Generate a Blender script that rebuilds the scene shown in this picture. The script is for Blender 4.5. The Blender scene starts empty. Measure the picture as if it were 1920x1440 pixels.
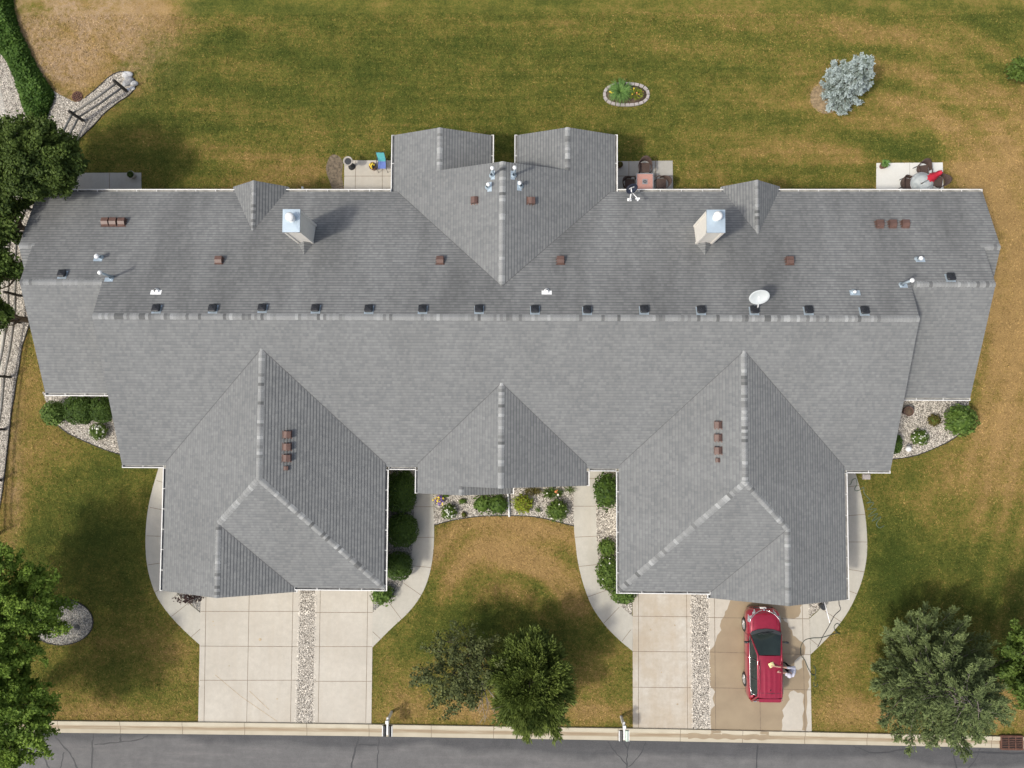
import bpy, math, random
import numpy as np
from mathutils import Vector, Matrix

# ------------------------------------------------------------------ camera, light, exposure
SC = bpy.context.scene
COL = SC.collection
F = 1332.0; H = 37.0
NX, NY, YAW = 984.8, 780.0, 0.00547

def cam_rot():
    d = np.array([(NX-960)/F, -(NY-720)/F, -1.0]); d /= np.linalg.norm(d)
    z = np.array([0, 0, -1.0]); v = np.cross(d, z); c = d@z
    K = np.array([[0, -v[2], v[1]], [v[2], 0, -v[0]], [-v[1], v[0], 0]])
    Rm = np.eye(3)+K+K@K/(1+c)
    cy, sy = math.cos(YAW), math.sin(YAW)
    return np.array([[cy, -sy, 0], [sy, cy, 0], [0, 0, 1]])@Rm
RM = cam_rot()
cam_d = bpy.data.cameras.new("Camera")
cam_d.sensor_width = 36.0; cam_d.lens = F/1920*36.0
cam_d.clip_start = 0.5; cam_d.clip_end = 3000
cam = bpy.data.objects.new("Camera", cam_d); COL.objects.link(cam)
m4 = Matrix([list(RM[0])+[0], list(RM[1])+[0], list(RM[2])+[H], [0, 0, 0, 1]])
cam.matrix_world = m4
SC.camera = cam

w = bpy.data.worlds.new("World"); SC.world = w; w.use_nodes = True
nt = w.node_tree; bg = nt.nodes["Background"]
sky = nt.nodes.new("ShaderNodeTexSky"); sky.sky_type = 'NISHITA'; sky.sun_disc = False
SUN = Vector((-.65, -.36, 1.0)).normalized()
sky.sun_elevation = math.asin(SUN.z); sky.sun_rotation = math.atan2(SUN.x, SUN.y)
sky.air_density = 1.0; sky.dust_density = 4.0; sky.ozone_density = 1.0
hs = nt.nodes.new('ShaderNodeHueSaturation'); hs.inputs['Saturation'].default_value = .62   # hazy air whitens the sky light
nt.links.new(sky.outputs[0], hs.inputs['Color']); nt.links.new(hs.outputs[0], bg.inputs[0]); bg.inputs[1].default_value = 0.15
sl = bpy.data.lights.new("Sun", 'SUN'); sl.energy = 2.0; sl.angle = math.radians(5.0); sl.color = (1.0, .955, .85)
so = bpy.data.objects.new("Sun", sl); COL.objects.link(so)
so.location = SUN*60; so.rotation_euler = SUN.to_track_quat('Z', 'Y').to_euler()
SC.view_settings.view_transform = 'Standard'; SC.view_settings.look = 'None'
SC.view_settings.exposure = 0.25; SC.view_settings.gamma = 1.0

def at(px, py, z=0.0):
    """photograph pixel (1920 wide) -> point in the scene at height z"""
    d = RM@np.array([(px-960)/F, -(py-720)/F, -1.0]); t = (H-z)/-d[2]
    return Vector((d[0]*t, d[1]*t, z))
def XY(pts, z=0.0): return [tuple(at(x, y, z)[:2]) for x, y in pts]

# ------------------------------------------------------------------ helpers
def tag(o, label=None, cat=None, group=None, kind=None):
    if label: o['label'] = label
    if cat: o['category'] = cat
    if group: o['group'] = group
    if kind: o['kind'] = kind
    return o
def empty(name, loc, rz=0.0):
    o = bpy.data.objects.new(name, None); COL.objects.link(o)
    o.location = loc; o.rotation_euler = (0, 0, rz); o.empty_display_size = .2
    return o
class MB:
    def __init__(s): s.v = []; s.f = []; s.mi = []; s.tint = []; s.uv = []; s.smooth = []
    def face(s, pts, mi=0, tint=1.0, uv=None, smooth=False):
        b = len(s.v); s.v += [tuple(p) for p in pts]; s.f.append(tuple(range(b, b+len(pts))))
        s.mi.append(mi); s.tint.append(tint); s.uv.append(uv or [(0, 0)]*len(pts)); s.smooth.append(smooth)
    def grid(s, rows, mi=0, closed=False, smooth=True, tint=1.0):
        b = len(s.v); n = len(rows[0])
        for r in rows: s.v += [tuple(p) for p in r]
        for i in range(len(rows)-1):
            for j in range(n if closed else n-1):
                k = (j+1) % n
                s.f.append((b+i*n+j, b+i*n+k, b+(i+1)*n+k, b+(i+1)*n+j)); s.mi.append(mi); s.tint.append(tint); s.uv.append([(0, 0)]*4); s.smooth.append(smooth)
    def ngon(s, idx, mi=0, smooth=False):
        s.f.append(tuple(idx)); s.mi.append(mi); s.tint.append(1.0); s.uv.append([(0, 0)]*len(idx)); s.smooth.append(smooth)
    def box(s, c, d, mi=0, M=None, tint=1.0):
        x, y, z = [q/2 for q in d]; c = Vector(c)
        P = [Vector((a, b, e)) for e in (-z, z) for a, b in ((-x, -y), (x, -y), (x, y), (-x, y))]
        P = [(M@p if M else p)+c for p in P]
        for q in ((0, 3, 2, 1), (4, 5, 6, 7), (0, 1, 5, 4), (1, 2, 6, 5), (2, 3, 7, 6), (3, 0, 4, 7)): s.face([P[i] for i in q], mi, tint)
    def prism(s, poly, z0, z1, mi=0, bottom=False):
        n = len(poly); a = sum(poly[i][0]*poly[(i+1) % n][1]-poly[(i+1) % n][0]*poly[i][1] for i in range(n))
        if a < 0: poly = poly[::-1]
        s.face([(x, y, z1) for x, y in poly], mi)
        if bottom: s.face([(x, y, z0) for x, y in poly[::-1]], mi)
        for i in range(n):
            p, q = poly[i], poly[(i+1) % n]
            s.face([(p[0], p[1], z0), (q[0], q[1], z0), (q[0], q[1], z1), (p[0], p[1], z1)], mi)
    def tube(s, pts, r, n=7, mi=0, cap=True):
        pts = [Vector(p) for p in pts]; rr = r if isinstance(r, (list, tuple)) else [r]*len(pts)
        rows = []
        prev = None
        for i, p in enumerate(pts):
            t = (pts[min(i+1, len(pts)-1)]-pts[max(i-1, 0)]).normalized()
            u = t.cross(Vector((0, 0, 1)) if abs(t.z) < .95 else Vector((1, 0, 0)))
            u.normalize()
            if prev is not None and u.dot(prev) < 0: u = -u
            prev = u; v = t.cross(u)
            rows.append([p+(u*math.cos(a)+v*math.sin(a))*rr[i] for a in [2*math.pi*k/n for k in range(n)]])
        b = len(s.v); s.grid(rows, mi, True)
        if cap:
            s.ngon([b+k for k in range(n)][::-1], mi); s.ngon([b+(len(rows)-1)*n+k for k in range(n)], mi)
    def lathe(s, c, prof, n=20, mi=0, M=None, smooth=True):
        c = Vector(c); rows = []
        for r, z in prof:
            row = [Vector((r*math.cos(2*math.pi*k/n), r*math.sin(2*math.pi*k/n), z)) for k in range(n)]
            rows.append([(M@p if M else p)+c for p in row])
        s.grid(rows, mi, True, smooth)
    def build(s, name, mats, parent=None, loc=None):
        me = bpy.data.meshes.new(name); me.from_pydata(s.v, [], s.f)
        for m in (mats if isinstance(mats, (list, tuple)) else [mats]): me.materials.append(m)
        me.polygons.foreach_set('material_index', s.mi); me.polygons.foreach_set('use_smooth', s.smooth)
        a = me.attributes.new('tint', 'FLOAT', 'FACE'); a.data.foreach_set('value', s.tint)
        if any(u and u[0] != (0, 0) or len(set(u)) > 1 for u in s.uv):
            ul = me.uv_layers.new(name='UVMap'); ul.data.foreach_set('uv', [c for f in s.uv for p in f for c in p])
        me.update()
        o = bpy.data.objects.new(name, me); COL.objects.link(o)
        if parent: o.parent = parent
        if loc: o.location = loc
        return o
def copy_tree(o, parent=None):
    c = o.copy(); COL.objects.link(c); c.parent = parent
    for ch in list(o.children): copy_tree(ch, c)
    return c
def np_mesh(name, V, Fc, mats, tint=None, parent=None, smooth=False):
    me = bpy.data.meshes.new(name); nv, nf, k = len(V), len(Fc), Fc.shape[1]
    me.vertices.add(nv); me.vertices.foreach_set('co', V.astype(np.float32).ravel())
    me.loops.add(nf*k); me.loops.foreach_set('vertex_index', Fc.astype(np.int32).ravel())
    me.polygons.add(nf); me.polygons.foreach_set('loop_start', np.arange(0, nf*k, k, dtype=np.int32))
    for m in (mats if isinstance(mats, (list, tuple)) else [mats]): me.materials.append(m)
    if tint is not None:
        a = me.attributes.new('tint', 'FLOAT', 'FACE'); a.data.foreach_set('value', tint.astype(np.float32))
    me.update(calc_edges=True); me.validate()
    if smooth: me.polygons.foreach_set('use_smooth', [True]*nf)
    o = bpy.data.objects.new(name, me); COL.objects.link(o)
    if parent: o.parent = parent
    return o

# ------------------------------------------------------------------ materials
def newmat(name):
    m = bpy.data.materials.new(name); m.use_nodes = True
    return m, m.node_tree, m.node_tree.nodes["Principled BSDF"]
def N(nt, t, **kw):
    n = nt.nodes.new(t)
    for k, v in kw.items(): setattr(n, k, v)
    return n
def noise(nt, scale, detail=3, rough=.55, vec=None, dist=0.0):
    n = N(nt, 'ShaderNodeTexNoise'); n.inputs['Scale'].default_value = scale
    n.inputs['Detail'].default_value = detail; n.inputs['Roughness'].default_value = rough; n.inputs['Distortion'].default_value = dist
    if vec is None:
        g = N(nt, 'ShaderNodeNewGeometry'); vec = g.outputs['Position']
    nt.links.new(vec, n.inputs['Vector']); return n.outputs[0]
def mixc(nt, fac, a, b, mode='MIX'):
    n = N(nt, 'ShaderNodeMix', data_type='RGBA', blend_type=mode)
    for i, v in ((0, fac), (6, a), (7, b)):
        if hasattr(v, 'is_linked') or hasattr(v, 'links'): nt.links.new(v, n.inputs[i])
        else: n.inputs[i].default_value = v if i == 0 else (*v, 1) if len(v) == 3 else v
    return n.outputs[2]
def math_(nt, op, a, b=None, c=None, clamp=False):
    n = N(nt, 'ShaderNodeMath', operation=op, use_clamp=clamp)
    for i, v in enumerate((a, b, c)):
        if v is None: continue
        if hasattr(v, 'links'): nt.links.new(v, n.inputs[i])
        else: n.inputs[i].default_value = v
    return n.outputs[0]
def ramp(nt, fac, lo, hi, a=0.0, b=1.0):
    n = N(nt, 'ShaderNodeMapRange'); nt.links.new(fac, n.inputs[0])
    for i, v in ((1, lo), (2, hi), (3, a), (4, b)): n.inputs[i].default_value = v
    return n.outputs[0]
def bump(nt, bs, h, strength, dist):
    b = N(nt, 'ShaderNodeBump'); b.inputs['Strength'].default_value = strength; b.inputs['Distance'].default_value = dist
    nt.links.new(h, b.inputs['Height']); nt.links.new(b.outputs[0], bs.inputs['Normal'])
def attr(nt, name):
    n = N(nt, 'ShaderNodeAttribute'); n.attribute_name = name; return n
def simple(name, c, rough=.6, metal=0.0, var=.12, scale=6.0, tint=False, bmp=0.0, coat=0.0):
    m, nt, bs = newmat(name)
    c2 = tuple(x*(1-var) for x in c); c1 = tuple(min(1, x*(1+var)) for x in c)
    col = mixc(nt, ramp(nt, noise(nt, scale, 4), .3, .7), c2, c1)
    if tint: col = mixc(nt, 1.0, col, attr(nt, 'tint').outputs['Color'], 'MULTIPLY')
    nt.links.new(col, bs.inputs['Base Color']); bs.inputs['Roughness'].default_value = rough; bs.inputs['Metallic'].default_value = metal
    if coat: bs.inputs['Coat Weight'].default_value = coat; bs.inputs['Coat Roughness'].default_value = .05
    if bmp: bump(nt, bs, noise(nt, scale*6, 3), bmp, .02)
    return m

M = {}
M['white'] = simple('white_paint', (.74, .74, .72), .45, var=.05)
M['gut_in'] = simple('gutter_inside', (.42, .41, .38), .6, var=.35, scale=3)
M['siding'] = simple('cream_siding', (.76, .72, .65), .6, var=.05)
M['trim_dark'] = simple('dark_metal', (.03, .032, .035), .5)
M['black_plastic'] = simple('black_vent_plastic', (.018, .019, .022), .45, var=.3)
M['brown_metal'] = simple('brown_vent_metal', (.125, .07, .055), .5, var=.2, scale=3)
M['brown_dark'] = simple('brown_vent_mouth', (.05, .03, .028), .6)
M['galv'] = simple('galvanised', (.42, .5, .56), .38, metal=.35, var=.1, scale=5)
M['chimcap'] = simple('chimney_cap_metal', (.46, .55, .62), .4, metal=.3, var=.08, scale=3)
M['glass'] = simple('window_glass', (.03, .04, .05), .08, var=.05)
M['bark'] = simple('bark', (.13, .10, .08), .9, var=.35, scale=12, bmp=.5)
M['twig'] = simple('grey_twig', (.30, .26, .23), .9, var=.3, scale=12)
M['fence'] = simple('weathered_timber', (.22, .21, .19), .85, var=.35, scale=8, bmp=.4)
M['post'] = simple('dark_timber_post', (.05, .045, .04), .85, var=.35, scale=8)
M['rock'] = simple('boulder_stone', (.34, .34, .34), .85, var=.3, scale=5, tint=True, bmp=.6)
M['stone'] = simple('river_stone', (.62, .57, .495), .8, var=.15, scale=9, tint=True)
M['edging'] = simple('black_edging', (.03, .028, .025), .8)
M['soil'] = simple('soil', (.11, .075, .05), .95, var=.4, scale=9, bmp=.6)
M['mulch'] = simple('bare_earth', (.16, .125, .085), .95, var=.5, scale=7, bmp=.6)
M['straw'] = simple('dry_straw_mulch', (.26, .19, .11), .95, var=.4, scale=9, bmp=.6)
M['paver'] = simple('edging_block', (.40, .36, .34), .85, var=.15, scale=14, bmp=.3)
M['hose'] = simple('green_hose', (.035, .06, .045), .5)
M['hose2'] = simple('faded_hose', (.10, .16, .11), .5)
M['rust'] = simple('rusty_iron', (.13, .06, .04), .8, var=.3, scale=10)
M['void'] = simple('drain_void', (.012, .01, .01), .9)
M['wicker'] = simple('brown_wicker', (.085, .055, .045), .75, var=.4, scale=60, bmp=.6)
M['redcloth'] = simple('red_canvas', (.5, .02, .045), .8, var=.15)
M['pink'] = simple('pink_tile', (.52, .27, .22), .5, var=.08, scale=18)
M['greymetal'] = simple('grey_metal', (.38, .38, .38), .4, metal=.5)
M['teal'] = simple('teal_fabric', (.12, .5, .53), .8, var=.1)
M['blue'] = simple('blue_fabric', (.14, .20, .50), .8, var=.1)
M['pot'] = simple('pot_clay', (.16, .06, .03), .5)
M['potlight'] = simple('pot_grey', (.38, .35, .31), .7)
M['dish_dark'] = simple('dish_dark_blue', (.02, .025, .045), .35, var=.1)
M['dish_light'] = simple('dish_light_grey', (.55, .58, .58), .45, var=.05)
M['pure_white'] = simple('white_plastic', (.85, .85, .84), .35, var=.03)
for nm, c in (('yellow', (.75, .55, .04)), ('purple', (.16, .09, .3)), ('orange', (.6, .2, .07)), ('paper', (.55, .65, .55)), ('flagblue', (.08, .09, .3)), ('flagred', (.45, .04, .06)), ('flower_white', (.75, .75, .65))):
    M[nm] = simple(nm, c, .7, var=.1)

def concrete(name, c, c2, stain=.5, var2=None):
    m, nt, bs = newmat(name)
    a = ramp(nt, noise(nt, .55, 5, .6), .35, .68)
    col = mixc(nt, a, c, c2)
    g = N(nt, 'ShaderNodeNewGeometry'); sm = N(nt, 'ShaderNodeMapping'); sm.inputs['Scale'].default_value = (2.6, .22, 1); nt.links.new(g.outputs['Position'], sm.inputs[0])
    col = mixc(nt, ramp(nt, noise(nt, 1.0, 6, .7, sm.outputs[0]), .45, .75, 0, stain*.8), col, tuple(x*y for x, y in zip(c2, (.92, .86, .78))))
    col = mixc(nt, ramp(nt, noise(nt, .9, 7, .75), .52, .62, 0, stain*.4), col, tuple(x*.84 for x in c2))
    b = ramp(nt, noise(nt, 3.5, 6, .7), .3, .75, 0, stain)
    col = mixc(nt, b, col, tuple(x*.8 for x in c2))
    sp = ramp(nt, noise(nt, 60, 2), .3, .7, .92, 1.06)
    n = N(nt, 'ShaderNodeCombineColor'); [nt.links.new(sp, n.inputs[i]) for i in range(3)]
    col = mixc(nt, 1.0, col, n.outputs[0], 'MULTIPLY')
    nt.links.new(col, bs.inputs['Base Color']); bs.inputs['Roughness'].default_value = .85
    bump(nt, bs, noise(nt, 90, 2), .15, .01)
    return m
M['conc'] = concrete('driveway_concrete', (.545, .505, .435), (.48, .44, .375))
M['conc_r'] = concrete('worn_driveway_concrete', (.56, .53, .47), (.46, .39, .30), .6)
M['walk'] = concrete('walkway_concrete', (.52, .49, .425), (.455, .43, .37))
M['patio_w'] = concrete('pale_patio_concrete', (.72, .71, .67), (.68, .67, .62), .25)
M['patio_g'] = concrete('grey_patio_concrete', (.44, .42, .38), (.38, .36, .32))
M['joint'] = simple('dark_joint', (.18, .135, .095), .9, var=.3)  # brown colour of the joint lines in the concrete
def wet():
    m, nt, bs = newmat('wet_concrete')
    col = mixc(nt, ramp(nt, noise(nt, .9, 5, .6), .3, .7), (.335, .262, .17), (.27, .208, .135))
    nt.links.new(col, bs.inputs['Base Color']); bs.inputs['Roughness'].default_value = .42
    bump(nt, bs, noise(nt, 60, 2), .1, .01); return m
M['wet'] = wet()

def shingle(name='asphalt_shingles', north=False):
    m, nt, bs = newmat(name)
    uv = N(nt, 'ShaderNodeUVMap'); uv.uv_map = 'UVMap'
    sx = N(nt, 'ShaderNodeSeparateXYZ'); nt.links.new(uv.outputs[0], sx.inputs[0])
    row = math_(nt, 'FLOOR', math_(nt, 'ADD', sx.outputs[1], .001))
    wr = N(nt, 'ShaderNodeTexWhiteNoise', noise_dimensions='1D'); nt.links.new(row, wr.inputs['W'])
    def tabs(width, k):
        off = math_(nt, 'MULTIPLY', wr.outputs[0], 7.3*k)
        cell = math_(nt, 'FLOOR', math_(nt, 'ADD', math_(nt, 'DIVIDE', sx.outputs[0], width), off))
        cb = N(nt, 'ShaderNodeCombineXYZ'); nt.links.new(cell, cb.inputs[0]); nt.links.new(row, cb.inputs[1])
        wn = N(nt, 'ShaderNodeTexWhiteNoise', noise_dimensions='2D'); nt.links.new(cb.outputs[0], wn.inputs['Vector'])
        return wn.outputs[0]
    t1, t2 = tabs(.13, 1.0), tabs(.34, 2.1)
    t = math_(nt, 'ADD', math_(nt, 'MULTIPLY', t1, .62), math_(nt, 'MULTIPLY', t2, .38))
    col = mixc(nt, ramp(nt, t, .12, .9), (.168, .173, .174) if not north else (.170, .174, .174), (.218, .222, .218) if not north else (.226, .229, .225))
    g = noise(nt, 55, 3, .7); gr = ramp(nt, g, .25, .75, .86, 1.14)
    big = ramp(nt, noise(nt, .35, 5, .6), .3, .7, .955, 1.04)
    # weather streaks that run down the slope
    cb = N(nt, 'ShaderNodeCombineXYZ'); nt.links.new(math_(nt, 'MULTIPLY', sx.outputs[0], .55), cb.inputs[0]); nt.links.new(math_(nt, 'MULTIPLY', sx.outputs[1], .018), cb.inputs[1])
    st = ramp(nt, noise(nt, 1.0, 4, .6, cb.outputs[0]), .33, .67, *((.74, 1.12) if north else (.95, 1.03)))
    f = math_(nt, 'MULTIPLY', math_(nt, 'MULTIPLY', gr, big), st)
    n = N(nt, 'ShaderNodeCombineColor'); [nt.links.new(f, n.inputs[i]) for i in range(3)]
    col = mixc(nt, 1.0, col, n.outputs[0], 'MULTIPLY')
    # course joint with its butt shadow painted in dark, weaker on sunlit slopes
    fr = math_(nt, 'FRACT', math_(nt, 'ADD', sx.outputs[1], .001)); ln = ramp(nt, fr, .66, .95, 0.0, .72)
    at_ = attr(nt, 'tint').outputs['Fac']; ln = math_(nt, 'MULTIPLY', ln, at_)
    col = mixc(nt, ln, col, (.06, .062, .065))
    nt.links.new(col, bs.inputs['Base Color']); bs.inputs['Roughness'].default_value = .9
    bs.inputs['Specular IOR Level'].default_value = .3
    bump(nt, bs, math_(nt, 'ADD', g, math_(nt, 'MULTIPLY', t1, .5)), .25, .010)
    return m
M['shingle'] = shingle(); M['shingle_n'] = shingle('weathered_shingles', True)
M['cap'] = simple('ridge_cap_shingles', (.238, .242, .238), .9, var=.2, scale=40, tint=True)

def lawn(name='lawn_turf', blade=False):
    m, nt, bs = newmat(name)
    dry = attr(nt, 'dry').outputs['Fac']; dirt = attr(nt, 'dirt').outputs['Fac']
    n1 = noise(nt, .55, 7, .66, dist=.4); n2 = noise(nt, 3.6, 6, .75); n3 = noise(nt, 11, 5, .8)
    # soft streaks left by the mower
    g = N(nt, 'ShaderNodeNewGeometry'); mp = N(nt, 'ShaderNodeMapping'); mp.inputs['Rotation'].default_value = (0, 0, math.radians(9)); mp.inputs['Scale'].default_value = (.12, 1.1, 1)
    nt.links.new(g.outputs['Position'], mp.inputs[0]); n4 = noise(nt, 1.0, 5, .65, mp.outputs[0])
    d = math_(nt, 'ADD', dry, math_(nt, 'MULTIPLY', math_(nt, 'SUBTRACT', n1, .5), .85))
    d = math_(nt, 'ADD', d, math_(nt, 'MULTIPLY', math_(nt, 'SUBTRACT', n2, .5), .95))
    d = math_(nt, 'ADD', d, math_(nt, 'MULTIPLY', math_(nt, 'SUBTRACT', n3, .5), 1.3))
    d = math_(nt, 'ADD', d, math_(nt, 'MULTIPLY', math_(nt, 'SUBTRACT', n4, .5), .35))
    sep = N(nt, 'ShaderNodeSeparateXYZ'); nt.links.new(g.outputs['Position'], sep.inputs[0])
    mp2 = N(nt, 'ShaderNodeMapping'); mp2.inputs['Rotation'].default_value = (0, 0, math.radians(11)); mp2.inputs['Scale'].default_value = (.16, 3.2, 1)
    nt.links.new(g.outputs['Position'], mp2.inputs[0]); d = math_(nt, 'ADD', d, math_(nt, 'MULTIPLY', math_(nt, 'SUBTRACT', noise(nt, 1.0, 4, .6, mp2.outputs[0]), .5), math_(nt, 'MULTIPLY', ramp(nt, sep.outputs[1], 11.5, 13.0), .45)))
    cr = N(nt, 'ShaderNodeValToRGB'); nt.links.new(d, cr.inputs[0])
    el = cr.color_ramp.elements; el[0].position = 0.0; el[0].color = (.056, .076, .015, 1); el[1].position = 1.0; el[1].color = (.36, .235, .095, 1)
    for p, c in ((.28, (.100, .113, .023, 1)), (.48, (.162, .150, .032, 1)), (.74, (.272, .188, .060, 1))):
        e = el.new(p); e.color = c
    col = mixc(nt, math_(nt, 'MULTIPLY', math_(nt, 'MULTIPLY', dirt, ramp(nt, n1, .36, .52)), ramp(nt, n2, .35, .6)), cr.outputs[0], (.42, .30, .185))
    n5 = noise(nt, 26, 3, .9); v = ramp(nt, n5, .25, .75, .55, 1.45) if not blade else math_(nt, 'MULTIPLY', attr(nt, 'tint').outputs['Fac'], 1.0)
    v2 = math_(nt, 'MULTIPLY', v, ramp(nt, noise(nt, 1.3, 5, .7), .3, .7, .86, 1.12))
    n = N(nt, 'ShaderNodeCombineColor'); [nt.links.new(v2, n.inputs[i]) for i in range(3)]
    col = mixc(nt, 1.0, col, n.outputs[0], 'MULTIPLY')
    nt.links.new(col, bs.inputs['Base Color']); bs.inputs['Roughness'].default_value = 1.0; bs.inputs['Specular IOR Level'].default_value = .1
    if not blade: bump(nt, bs, math_(nt, 'ADD', n3, n5), .7, .06)
    return m
M['lawn'] = lawn(); M['blade'] = lawn('grass_blade', True)

def asphalt():
    m, nt, bs = newmat('road_asphalt')
    g = N(nt, 'ShaderNodeNewGeometry'); s = N(nt, 'ShaderNodeSeparateXYZ'); nt.links.new(g.outputs['Position'], s.inputs[0])
    # tar-dark repaved band by the gutter with a wavy edge
    yy = math_(nt, 'ADD', s.outputs[1], math_(nt, 'MULTIPLY', s.outputs[0], .0145))
    wv = math_(nt, 'ADD', yy, math_(nt, 'MULTIPLY', math_(nt, 'SUBTRACT', noise(nt, .25, 3), .5), 1.6))
    band = ramp(nt, wv, -17.25, -16.9)
    col = mixc(nt, band, (.155, .152, .15), (.082, .083, .086))
    col = mixc(nt, ramp(nt, noise(nt, 1.6, 7, .75), .35, .7, 0, .75), col, mixc(nt, 1.0, col, (.62, .62, .63), 'MULTIPLY'))
    sm = N(nt, 'ShaderNodeMapping'); sm.inputs['Scale'].default_value = (.25, 2.2, 1); nt.links.new(g.outputs['Position'], sm.inputs[0])
    col = mixc(nt, ramp(nt, noise(nt, 1.0, 6, .7, sm.outputs[0]), .48, .72, 0, .7), col, mixc(nt, 1.0, col, (1.45, 1.4, 1.38), 'MULTIPLY'))
    col = mixc(nt, ramp(nt, noise(nt, 22, 4, .8), .35, .7, 0, .6), col, mixc(nt, 1.0, col, (.6, .6, .6), 'MULTIPLY'))
    col = mixc(nt, ramp(nt, noise(nt, 70, 2, .8), .5, .8, 0, .5), col, (.30, .28, .27))
    nt.links.new(col, bs.inputs['Base Color']); bs.inputs['Roughness'].default_value = .9
    bump(nt, bs, noise(nt, 80, 2), .4, .01); return m
M['asphalt'] = asphalt()
M['tar'] = simple('crack_tar', (.045, .045, .048), .7)
def curbm():
    m, nt, bs = newmat('curb_concrete')
    u = attr(nt, 'tint').outputs['Fac']
    col = mixc(nt, ramp(nt, noise(nt, 1.2, 5), .3, .7), (.54, .49, .38), (.46, .41, .31))
    g = N(nt, 'ShaderNodeNewGeometry'); s = N(nt, 'ShaderNodeMapping'); s.inputs['Scale'].default_value = (.5, 8, 1); nt.links.new(g.outputs['Position'], s.inputs[0])
    st = math_(nt, 'MULTIPLY', u, ramp(nt, noise(nt, 1, 4, .6, s.outputs[0]), .3, .55, .45, 1))
    col = mixc(nt, st, col, (.29, .22, .14))
    col = mixc(nt, ramp(nt, noise(nt, 50, 2), .55, .8, 0, .3), col, (.3, .25, .2))
    nt.links.new(col, bs.inputs['Base Color']); bs.inputs['Roughness'].default_value = .85; return m
M['curb'] = curbm()
def gravelm(name, a, b, c):
    m, nt, bs = newmat(name)
    g = N(nt, 'ShaderNodeNewGeometry')
    v = N(nt, 'ShaderNodeTexVoronoi'); v.inputs['Scale'].default_value = 17; nt.links.new(g.outputs['Position'], v.inputs['Vector'])
    s = N(nt, 'ShaderNodeSeparateColor'); nt.links.new(v.outputs['Color'], s.inputs[0])
    col = mixc(nt, s.outputs[0], a, b); col = mixc(nt, ramp(nt, s.outputs[1], .6, .9), col, c)
    dk = ramp(nt, v.outputs['Distance'], .35, .75, 1.0, .3)
    n = N(nt, 'ShaderNodeCombineColor'); [nt.links.new(dk, n.inputs[i]) for i in range(3)]
    col = mixc(nt, 1.0, col, n.outputs[0], 'MULTIPLY')
    nt.links.new(col, bs.inputs['Base Color']); bs.inputs['Roughness'].default_value = .9
    h = math_(nt, 'SUBTRACT', 1.0, v.outputs['Distance']); bump(nt, bs, h, .8, .04); return m
M['gravel'] = gravelm('pale_gravel', (.38, .34, .28), (.56, .51, .44), (.22, .19, .16))
M['gravel_g'] = gravelm('grey_gravel', (.30, .29, .27), (.46, .45, .42), (.16, .16, .15))

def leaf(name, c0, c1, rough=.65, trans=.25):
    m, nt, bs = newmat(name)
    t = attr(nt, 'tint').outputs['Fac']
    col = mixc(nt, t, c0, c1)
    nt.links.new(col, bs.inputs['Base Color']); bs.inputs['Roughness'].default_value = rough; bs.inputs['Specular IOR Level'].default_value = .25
    if trans:
        tr = N(nt, 'ShaderNodeBsdfTranslucent'); nt.links.new(col, tr.inputs[0])
        mx = N(nt, 'ShaderNodeMixShader'); mx.inputs[0].default_value = trans
        out = nt.nodes['Material Output']
        nt.links.new(bs.outputs[0], mx.inputs[1]); nt.links.new(tr.outputs[0], mx.inputs[2]); nt.links.new(mx.outputs[0], out.inputs[0])
    return m
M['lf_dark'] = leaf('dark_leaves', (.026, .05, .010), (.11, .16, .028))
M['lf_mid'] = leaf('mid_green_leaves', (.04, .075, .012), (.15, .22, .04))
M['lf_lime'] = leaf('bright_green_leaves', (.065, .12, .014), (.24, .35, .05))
M['lf_clip'] = leaf('clipped_shrub_leaves', (.024, .052, .008), (.075, .13, .018), trans=.1)
M['lf_bush'] = leaf('green_shrub_leaves', (.045, .09, .014), (.16, .24, .05), trans=.15)
M['lf_yell'] = leaf('yellow_green_leaves', (.12, .17, .015), (.32, .36, .03), trans=.15)
M['lf_olive'] = leaf('olive_leaves', (.06, .05, .015), (.16, .14, .03), trans=.15)
M['lf_crab'] = leaf('dull_green_leaves', (.045, .06, .022), (.16, .18, .06))
M['lf_arb'] = leaf('cedar_leaves', (.045, .072, .014), (.22, .28, .06))
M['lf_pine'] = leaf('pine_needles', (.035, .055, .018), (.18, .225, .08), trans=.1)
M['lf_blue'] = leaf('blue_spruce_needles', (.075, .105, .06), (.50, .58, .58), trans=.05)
M['lf_hosta'] = leaf('strap_leaves', (.06, .13, .03), (.20, .34, .09))
M['lf_cover'] = leaf('groundcover_leaves', (.035, .085, .01), (.11, .20, .03))
M['lf_plum'] = leaf('plum_leaves', (.03, .015, .015), (.09, .05, .045))

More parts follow.
